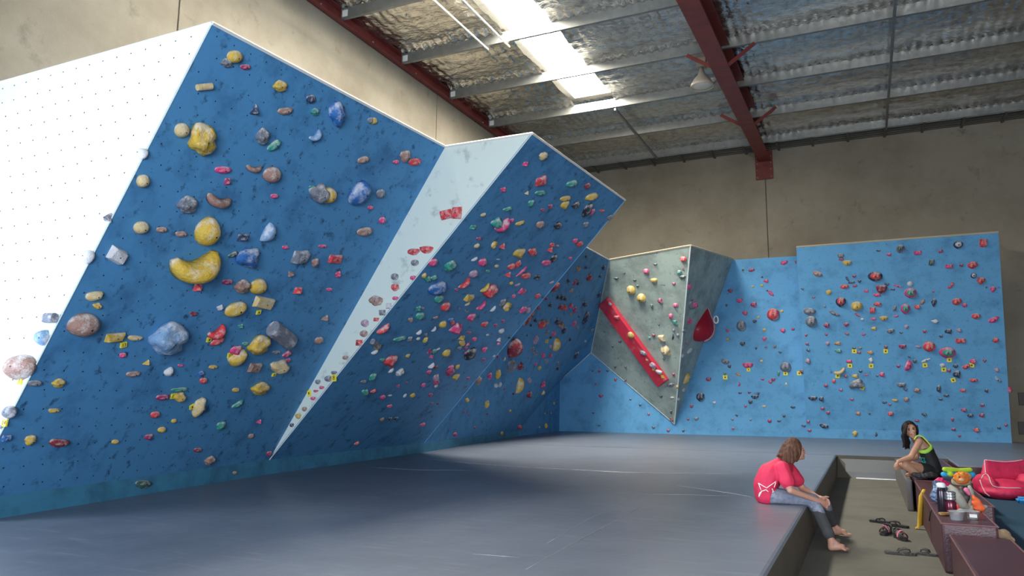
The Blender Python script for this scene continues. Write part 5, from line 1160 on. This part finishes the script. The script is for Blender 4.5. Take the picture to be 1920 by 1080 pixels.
# ------------------------------------------------------------------ sandals on the pit floor
RUB = mat('black_rubber', (0.018, 0.017, 0.016), 0.7, var=[((0.035, 0.032, 0.03), 14, 0.5, 0.7)])
GREYW = mat('grey_woven', (0.07, 0.066, 0.062), 0.85, var=[((0.14, 0.13, 0.12), 40, 0.5, 0.6), ((0.02, 0.02, 0.02), 25, 0.5, 0.65)])
PINKP = mat('pink_fabric', (0.66, 0.16, 0.28), 0.7)
def sandal(heel, toe, lab, grp, sole_m, strap_m, style, wid=0.095, th=0.028):
    a, b = on_z(*heel, 0.0), on_z(*toe, 0.0)
    d = b - a; L = max(d.length, 0.20); L = min(L, 0.29); c = (a + b) / 2; d.normalize(); s = Vector((-d.y, d.x, 0))
    root = empty('flip_flop' if style == 'thong' else 'sandal', c); tag(root, lab, 'sandal', grp)
    def pt(t, w, z): return c + d * (t - 0.5) * L + s * w * wid + Zv * z
    out = []
    for k in range(28):
        q = 2 * math.pi * k / 28; t = 0.5 - 0.5 * math.cos(q); side = math.sin(q)
        w = (0.36 + 0.14 * math.sin(math.pi * min(1, t * 1.15)) - 0.10 * math.exp(-((t - 0.42) / 0.14) ** 2)) * (1 if side > 0 else -1) * min(1, abs(side) * 1.8) ** 0.6
        out.append((t, w))
    bm = bmesh.new()
    lo = [bm.verts.new(pt(t, w, 0.001)) for t, w in out]; hi = [bm.verts.new(pt(t, w, th)) for t, w in out]
    bm.faces.new(lo[::-1]); bm.faces.new(hi)
    for k in range(28): bm.faces.new((lo[k], lo[(k + 1) % 28], hi[(k + 1) % 28], hi[k]))
    bmesh.ops.recalc_face_normals(bm, faces=bm.faces[:]); bmesh.ops.bevel(bm, geom=[e for e in bm.edges if abs(e.verts[0].co.z - e.verts[1].co.z) < 1e-4], offset=0.003, segments=2, affect='EDGES')
    link('sole', mesh_of(bm), sole_m, root)
    if style == 'thong':
        for sg in (-1, 1):
            bm = bmesh.new(); tube(bm, [pt(0.80, 0, th), pt(0.78, 0.03 * sg, th + 0.025), pt(0.62, 0.25 * sg, th + 0.032), pt(0.46, 0.42 * sg, th + 0.022), pt(0.42, 0.44 * sg, th - 0.002)], [0.006, 0.007, 0.009, 0.009, 0.008], 8)
            link('strap', mesh_of(bm), strap_m, root, True)
    else:
        for t0, hgt, mm in ((0.80, 0.05, RUB), (0.60, 0.065, PINKP if style == 'pink' else RUB), (0.30, 0.075, RUB)):
            bm = bmesh.new(); rows = []
            for k in range(9):
                q = math.pi * k / 8
                rows.append([bm.verts.new(pt(t0 + o_, 0.44 * math.cos(q), th + hgt * math.sin(q) + e_)) for o_, e_ in ((-0.07, 0), (0.07, -0.004 * 0), (0.07, 0.006), (-0.07, 0.006))])
            for r0, r1 in zip(rows, rows[1:]):
                for k in range(4): bm.faces.new((r0[k], r0[(k + 1) % 4], r1[(k + 1) % 4], r1[k]))
            bmesh.ops.recalc_face_normals(bm, faces=bm.faces[:]); link('strap', mesh_of(bm), mm, root, True)
        bm = bmesh.new(); tube(bm, [pt(0.3, 0.42, th + 0.02), pt(0.06, 0.36, th + 0.055), pt(0.0, 0, th + 0.065), pt(0.06, -0.36, th + 0.055), pt(0.3, -0.42, th + 0.02)], 0.012, 8)
        link('heel_strap', mesh_of(bm), RUB, root, True)
sandal((1631, 978), (1667, 983), 'black flip-flop lying closest to the person in red, strap upright', 'black flip-flops', RUB, RUB, 'thong')
sandal((1704, 991), (1660, 985), 'black flip-flop beside the yellow strap end', 'black flip-flops', RUB, RUB, 'thong')
sandal((1675, 995), (1646, 1009), 'black strappy sandal with pink patch, turned towards the pit edge', 'black and pink sandals', RUB, RUB, 'pink', 0.10, 0.03)
sandal((1672, 1003), (1707, 1020), 'black strappy sandal with pink patch, toe towards the maroon boxes', 'black and pink sandals', RUB, RUB, 'pink', 0.10, 0.03)
sandal((1657, 1037), (1721, 1042), 'grey woven flip-flop, the longer one nearest the lowest maroon box', 'grey woven flip-flops', GREYW, GREYW, 'thong', 0.11, 0.026)
sandal((1757, 1043), (1722, 1039), 'grey woven flip-flop touching the maroon box with bottles', 'grey woven flip-flops', GREYW, GREYW, 'thong', 0.10, 0.022)
# yellow strap hanging over the box
YEL = mat('yellow_webbing', (0.72, 0.43, 0.03), 0.65, var=[((0.55, 0.30, 0.02), 12, 0.5, 0.7, (4, 4, 0.4))])
RS = on_z(1727, 993, 0.0); RS.x = min(RS.x, 0.47)
ys = empty('yellow_strap', RS); tag(ys, 'yellow webbing strap hanging down the side of a maroon box to the floor', 'strap')
for off, name in ((0.0, 'band'), (0.016, 'band')):
    cl = [px_at(1733, 917 + off * 100, RS, 0.0 + off), px_at(1728, 930, RS, -0.01 + off), px_at(1726, 955, RS, off), px_at(1725 + off * 60, 985, RS, off), px_at(1718 - off * 200, 992.5, RS, off)]
    wd = [0.018, 0.032, 0.030, 0.032, 0.03]
    bm = bmesh.new(); rows = []
    for p, w in zip(cl, wd):
        p = Vector((p.x, p.y, max(p.z, 0.012)))
        ax_ = U3 if p.z > 0.03 else VH
        rows.append([bm.verts.new(p + ax_ * w * i + VH * j) for i, j in ((-1, -0.003), (0, -0.018), (1, -0.003), (1, 0.003), (0, -0.010), (-1, 0.003))])
    for r0, r1 in zip(rows, rows[1:]):
        for k in range(6): bm.faces.new((r0[k], r0[(k + 1) % 6], r1[(k + 1) % 6], r1[k]))
    bm.faces.new(rows[0][::-1]); bm.faces.new(rows[-1])
    bmesh.ops.recalc_face_normals(bm, faces=bm.faces[:]); link(name, mesh_of(bm), YEL, ys, True)

# ------------------------------------------------------------------ things on the maroon boxes
def on_box(px, py, dz=0.0):
    p = on_z(px, py, MATZ); p.z = MATZ + dz; return p
CLEAR = mat('clear_plastic', (0.80, 0.84, 0.88), 0.12, alpha=0.75)
STEEL = mat('brushed_steel', (0.55, 0.56, 0.60), 0.25, 0.9)
def bottle(base, r, h, body_m, cap_m, cap_h, lab, ribbed=False):
    root = empty('bottle', base); tag(root, lab, 'bottle')
    x, y, z = base
    lathe_obj('flask', [(r * 0.92, z), (r, z + 0.008), (r, z + h * 0.82), (r * 0.9, z + h * 0.90), (r * 0.72, z + h)], body_m, root, 20, (x, y, 0))
    prof = [(r * 0.85, z + h)]
    if ribbed:
        for k in range(3): prof += [(r * 1.0, z + h + cap_h * (k + 0.1) / 3), (r * 1.0, z + h + cap_h * (k + 0.7) / 3), (r * 0.9, z + h + cap_h * (k + 0.85) / 3)]
    else: prof += [(r * 0.95, z + h + 0.004), (r * 0.95, z + h + cap_h * 0.8)]
    prof += [(r * 0.6, z + h + cap_h)]
    lathe_obj('cap', prof, cap_m, root, 20, (x, y, 0))
DKB = mat('dark_flask', (0.035, 0.028, 0.040), 0.2, 0.5); DKR = mat('wine_red_flask', (0.12, 0.012, 0.035), 0.2, 0.3)
b0 = on_box(1768, 961); b1 = on_box(1784, 962.5)
bottle(b0, 0.042, 0.24, DKB, mat('white_cap', (0.7, 0.7, 0.74), 0.4), 0.045, 'slim dark flask with a white cap beside a red bottle')
bottle(b1, 0.050, 0.125, DKR, STEEL, 0.085, 'wine red bottle with a ribbed silver cap', True)
# clear bag with blue contents
cb = on_box(1746, 944); cb.x = max(cb.x, 0.65)
bag = empty('plastic_bag', cb); tag(bag, 'clear crinkled plastic bag holding dark blue things on a maroon box', 'bag')
BAGM = mat('crinkled_clear_film', (0.20, 0.26, 0.40), 0.14, 0.35, var=[((0.75, 0.80, 0.88), 16, 0.58, 0.70), ((0.05, 0.08, 0.16), 10, 0.48, 0.6)], bump=(22, 0.9), dist=0.04)
me = blob_mesh([ell(cb + Zv * 0.10, 0.082, 0.075, 0.098), ell(cb + Zv * 0.17 + U3 * 0.012, 0.072, 0.06, 0.066), ell(cb + Zv * 0.215 - U3 * 0.02, 0.05, 0.04, 0.03)], 0.008, 1)
bm = bmesh.new(); bm.from_mesh(me)
for v in bm.verts: v.co += v.normal * (0.022 * noise.noise(v.co * 16) + 0.010 * noise.noise(v.co * 40)); v.co.z = max(v.co.z, MATZ + 0.002)
bm.to_mesh(me); bm.free(); link('film', me, BAGM, bag)
bm = bmesh.new(); tube(bm, [px_at(1757, 948, cb), px_at(1750, 951, cb, -0.05), on_x(1745, 958, 0.535), on_x(1742.5, 976, 0.535)], 0.008, 6)
link('draw_cord', mesh_of(bm), mat('dark_cord', (0.03, 0.015, 0.025), 0.7), bag, True)
# snack bar, tubs
sb = on_box(1774, 967)
bar = empty('snack_bar', sb); tag(bar, 'small tan snack bar in a brown wrapper by the clear tub', 'snack')
blob('wrapper', [('cap', sb - U3 * 0.05 + Zv * 0.018, sb + U3 * 0.04 + Zv * 0.02, 0.018, 0.016), ('cap', sb - U3 * 0.045 + VH * 0.025 + Zv * 0.016, sb + U3 * 0.04 + VH * 0.02 + Zv * 0.018, 0.016, 0.015)], mat('tan_wrapper', (0.30, 0.15, 0.06), 0.4, var=[((0.55, 0.38, 0.12), 22, 0.5, 0.6), ((0.05, 0.03, 0.02), 30, 0.55, 0.65)]), bar, 0.006, 1)
def tub(base, r, h, cont_m, lab, label_m=None):
    root = empty('plastic_tub', base); tag(root, lab, 'food tub', 'food tubs on the maroon box')
    x, y, z = base
    lathe_obj('cup', [(r * 0.72, z), (r * 0.74, z + 0.003), (r * 0.96, z + h), (r * 1.06, z + h), (r * 1.06, z + h + 0.006), (r * 0.93, z + h + 0.006), (r * 0.70, z + 0.008)], CLEAR, root, 24, (x, y, 0))
    lathe_obj('contents', [(r * 0.5, z + 0.009), (r * 0.69, z + 0.012), (r * 0.82, z + h * 0.62), (r * 0.3, z + h * 0.68)], cont_m, root, 20, (x, y, 0))
    if label_m:
        box_obj('sticker', (x - r * 0.5, x + r * 0.5, y - r * 0.98, y - r * 0.9, z + h * 0.3, z + h * 0.75), label_m, root)
tub(on_box(1794.5, 975), 0.068, 0.075, mat('pinkish_food', (0.40, 0.22, 0.20), 0.6), 'clear round tub with pale food beside the snack bar')
tub(on_box(1824, 973), 0.060, 0.065, mat('berry_food', (0.34, 0.012, 0.06), 0.4), 'clear round tub with dark pink food and a white sticker', WHITE)
# backpack with grey straps
bpz = on_box(1815, 956); bpz.x = min(bpz.x, 0.90)
bk = empty('backpack', bpz); tag(bk, 'black mesh backpack with grey padded straps and a pink patch', 'backpack')
K = lambda px, py, v=0.0: px_at(px, py, bpz, v)
GREYS = mat('grey_padding', (0.30, 0.29, 0.25), 0.8, var=[((0.22, 0.215, 0.19), 10, 0.5, 0.7)], bump=(20, 0.3))
blob('bag_body', chain([K(1806, 949, 0.05), K(1808, 932, 0.07), K(1806, 920, 0.09)], [0.05, 0.072, 0.05]) + chain([K(1812, 948, 0.06), K(1815, 930, 0.08), K(1814, 917, 0.1)], [0.05, 0.06, 0.04]), mat('black_mesh', (0.02, 0.018, 0.022), 0.55, var=[((0.10, 0.09, 0.10), 12, 0.55, 0.7)]), bk, 0.008, 2)
blob('shoulder_strap', chain([K(1783, 913, 0.04), K(1790, 922, 0.0), K(1799, 936, -0.04), K(1806, 947, -0.05), K(1814, 953, -0.05)], [0.025, 0.045, 0.048, 0.042, 0.03]), GREYS, bk, 0.008, 2)
blob('shoulder_strap', chain([K(1818, 913, 0.05), K(1821, 922, 0.03), K(1821, 938, 0.02), K(1818, 948, 0.0)], [0.02, 0.026, 0.028, 0.024]), GREYS, bk, 0.008, 2)
blob('waist_strap', chain([K(1795, 958, -0.03), K(1812, 956, -0.05), K(1832, 951, -0.05), K(1848, 950, -0.04)], [0.02, 0.03, 0.032, 0.02]), mat('pale_grey_padding', (0.36, 0.35, 0.33), 0.8), bk, 0.008, 2)
blob('pink_patch', chain([K(1812, 919, 0.0), K(1817, 926, 0.0)], [0.028, 0.02]), PINKP, bk, 0.008, 1)
# clothes and packets
def cloth(name, pts, size, material, lab, cat, seed, ref):
    """crumpled piece of fabric: ridge line of pixels, fabric falling to both sides"""
    root = empty(name, ref); tag(root, lab, cat)
    me = blob_mesh([('cap', px_at(x0, y0, ref, v0), px_at(x1, y1, ref, v1), r0, r1) for (x0, y0, v0, r0), (x1, y1, v1, r1) in zip(pts, pts[1:])], 0.008, 1)
    bm = bmesh.new(); bm.from_mesh(me)
    for v in bm.verts:
        v.co += v.normal * size * (noise.noise(v.co * 14 + Vector((seed, 0, 0))) + 0.5 * noise.noise(v.co * 34)); v.co.z = max(v.co.z, MATZ + 0.002)
    bm.to_mesh(me); bm.free()
    link('fabric', me, material, root, True)
rf1 = on_box(1768, 915); rf1.x = min(max(rf1.x, 0.7), 1.05)
cloth('pink_cloth', [(1753, 907, 0, 0.03), (1760, 902, 0, 0.045), (1768, 906, 0, 0.05), (1778, 909, 0, 0.03)], 0.02, mat('hot_pink_cloth', (0.68, 0.02, 0.14), 0.7), 'crumpled hot pink cloth behind the clear bag', 'cloth', 2, rf1)
rf2 = on_box(1772, 935); rf2.x = max(rf2.x, 0.7)
cloth('snack_packet', [(1763, 915, 0, 0.03), (1772, 917, 0, 0.045), (1780, 922, 0, 0.04)], 0.02, mat('orange_white_packet', (0.70, 0.66, 0.60), 0.35, var=[((0.80, 0.20, 0.06), 12, 0.50, 0.56), ((0.70, 0.42, 0.04), 17, 0.56, 0.62)]), 'white and orange snack packet leaning behind the flasks', 'packet', 5, rf2)
rf3 = on_box(1832, 960); rf3.x = min(rf3.x, 0.93)
cloth('orange_cloth', [(1826, 932, 0.06, 0.02), (1831, 943, 0.05, 0.045), (1836, 953, 0.04, 0.04)], 0.018, mat('orange_lime_cloth', (0.78, 0.12, 0.03), 0.7, var=[((0.45, 0.50, 0.04), 8, 0.56, 0.62)]), 'crumpled orange and lime cloth under the backpack straps', 'cloth', 7, rf3)
rf4 = on_box(1796, 957)
cloth('red_orange_cloth', [(1793, 955, 0.03, 0.02), (1798, 950, 0.05, 0.03)], 0.012, mat('red_orange_cloth', (0.72, 0.06, 0.03), 0.7), 'small red orange cloth poking out beside the red bottle', 'cloth', 9, rf4)
# soft lion toy seat
LT = on_box(1802, 906); LT.x = min(LT.x, 1.08); LT.y = 11.75
ty_ = empty('soft_toy', LT); tag(ty_, 'soft toy with an orange lion face and green and blue rolls', 'toy')
T = lambda px, py, v=0.0: px_at(px, py, LT, v)
tm = depth(LT) / F
blob('toy_body', [ell(T(1802, 903), 17 * tm, 0.10, 11 * tm), ell(T(1806, 893), 15 * tm, 0.08, 10 * tm)], mat('beige_plush', (0.52, 0.42, 0.27), 0.9, bump=(60, 0.4)), ty_, 0.01, 2)
ORG = mat('orange_plush', (0.74, 0.17, 0.03), 0.85, var=[((0.80, 0.36, 0.05), 10, 0.5, 0.6)], bump=(50, 0.4))
fcz = T(1804, 897.5, -0.10)
face = blob('face', [ell(fcz, 14 * tm, 0.04, 11 * tm)] + [ell(fcz + U3 * (13.5 * tm * math.cos(a)) + Zv * (10.5 * tm * math.sin(a)) + VH * 0.01, 3 * tm, 0.03, 3 * tm) for a in [math.pi * k / 7 for k in range(8)]], ORG, ty_, 0.008, 1)
lion_t = mesh_tree(face)
dot_on(lion_t, 1799, 894.5, 2.0 * tm, 1.6 * tm, 'toy_eye', mat('toy_brown', (0.16, 0.05, 0.04), 0.5), face); dot_on(lion_t, 1809, 895, 2.0 * tm, 1.6 * tm, 'toy_eye', mat('toy_green', (0.20, 0.24, 0.03), 0.5), face)
dot_on(lion_t, 1803, 900, 5.5 * tm, 3.2 * tm, 'toy_muzzle', mat('toy_peach', (0.78, 0.42, 0.28), 0.7), face, 0.02); dot_on(lion_t, 1803.5, 888.5, 3.5 * tm, 3.0 * tm, 'toy_tuft', mat('toy_yellow', (0.74, 0.42, 0.06), 0.7), face, 0.01)
blob('blue_roll', chain([T(1769, 889.5), T(1824, 889.5)], [5 * tm, 5 * tm]) + [ell(T(1822, 890), 6 * tm, 6 * tm, 6 * tm)], mat('sky_blue_foam', (0.03, 0.32, 0.62), 0.6), ty_, 0.008, 2)
blob('green_roll', chain([T(1771, 880, -0.02), T(1784, 880.5, -0.02), T(1798, 881.5, -0.02), T(1810, 881.5, -0.02), T(1819, 881, -0.02)], [4.4 * tm, 4.6 * tm, 3.4 * tm, 4.2 * tm, 4.2 * tm]) + [ell(T(1782, 889, -0.05), 6 * tm, 5 * tm, 5 * tm)], mat('lime_foam', (0.36, 0.55, 0.03), 0.6), ty_, 0.008, 2)

# ------------------------------------------------------------------ bean bag chair
BR = on_z(1884, 934, 0.012)
bb = empty('bean_bag_chair', BR); tag(bb, 'hot pink bean bag chair with white piping on the blue carpet', 'bean bag')
BBM = mat('hot_pink_canvas', (0.56, 0.018, 0.085), 0.65, var=[((0.42, 0.012, 0.06), 5, 0.5, 0.7)], bump=(7, 0.5), dist=0.04)
D = lambda px, py, v=0.0: px_at(px, py, BR, v)
bmz = depth(BR) / F
seat = [ell(D(1884, 917, 0.12), 50 * bmz, 0.42, 19 * bmz), ell(D(1884, 922, 0.0), 44 * bmz, 0.34, 15 * bmz), ell(D(1846, 909, 0.12), 13 * bmz, 0.30, 21 * bmz), ell(D(1924, 909, 0.12), 13 * bmz, 0.30, 21 * bmz)]
so = blob('seat', seat, BBM, bb, 0.02, 3)
for v in so.data.vertices: v.co.z = max(v.co.z, 0.014)
bk_ = []
for k in range(21):
    t = k / 20
    bk_.append(('cap', D(1851 + 66 * t, 893, 0.30), D(1849 + 70 * t, 865 + 2.5 * math.sin(math.pi * t), 0.36), 0.10, 0.035))
bk_ += [('cap', D(1848, 861.5, 0.38), D(1852, 870, 0.36), 0.012, 0.03), ('cap', D(1920, 861.5, 0.38), D(1916, 870, 0.36), 0.012, 0.03)]
bo = blob('backrest', bk_, BBM, bb, 0.015, 3)
PIPE = mat('white_piping', (0.72, 0.45, 0.50), 0.6)
st = mesh_tree(so); bt = mesh_tree(bo)
print_on(st, [[(1841, 898), (1844, 891), (1850, 889), (1855, 895), (1858, 905), (1862, 911), (1870, 914), (1890, 915.5), (1915, 915.5)], [(1838, 900), (1842, 912), (1848, 924), (1856, 930)]], 0.008, 'piping', PIPE, so, 0.006)
print_on(bt, [[(1848.5, 888), (1847.5, 878), (1846.8, 868), (1846.5, 863)], [(1847, 862.5), (1855, 863.8), (1865, 865), (1885, 866.5), (1903, 865.3), (1917, 862.8)]], 0.008, 'piping', PIPE, bo, 0.006)
# small things on the carpet
fb = on_z(1915, 943, 0.012)
bm = bmesh.new(); box(bm, fb.x - 0.06, fb.x + 0.16, fb.y - 0.08, fb.y + 0.1, 0.012, 0.10)
bmesh.ops.bevel(bm, geom=bm.edges[:], offset=0.03, segments=3, affect='EDGES')
tag(link('foam_block', mesh_of(bm), mat('bright_blue_foam', (0.02, 0.25, 0.62), 0.6), None, True), 'small bright blue foam piece on the carpet before the bean bag', 'foam block')
sc_ = on_z(1838, 927, 0.013)
bm = bmesh.new(); q = [bm.verts.new(sc_ + U3 * x + VH * y + Zv * z) for x, y, z in ((-0.06, -0.05, 0), (0.05, -0.06, 0.012), (0.07, 0.05, 0), (-0.03, 0.06, 0.015))]
bm.faces.new(q); bmesh.ops.solidify(bm, geom=bm.faces[:], thickness=0.002)
tag(link('paper_scrap', mesh_of(bm), WHITE), 'small white paper scrap on the carpet beside the bean bag', 'paper')
tf = on_z(1886, 1004, 0.26)
tn = blob_mesh([('cap', px_at(1868, 997, tf), px_at(1884, 1003, tf), 0.03, 0.045), ('cap', px_at(1884, 1003, tf), px_at(1897, 1012, tf), 0.045, 0.03)], 0.01, 1)
bm = bmesh.new(); bm.from_mesh(tn)
for v in bm.verts: v.co += v.normal * 0.02 * noise.noise(v.co * 20)
bm.to_mesh(tn); bm.free()
nb = next(o for o in COL.objects if o.name == 'vinyl_box')
link('torn_foam', tn, mat('yellowed_foam', (0.34, 0.23, 0.14), 0.9, var=[((0.16, 0.07, 0.06), 14, 0.5, 0.62)]), nb, True)

for root in (bk, ty_, bar):
    for o in root.children:
        for v in o.data.vertices: v.co.z = max(v.co.z, MATZ + 0.002)
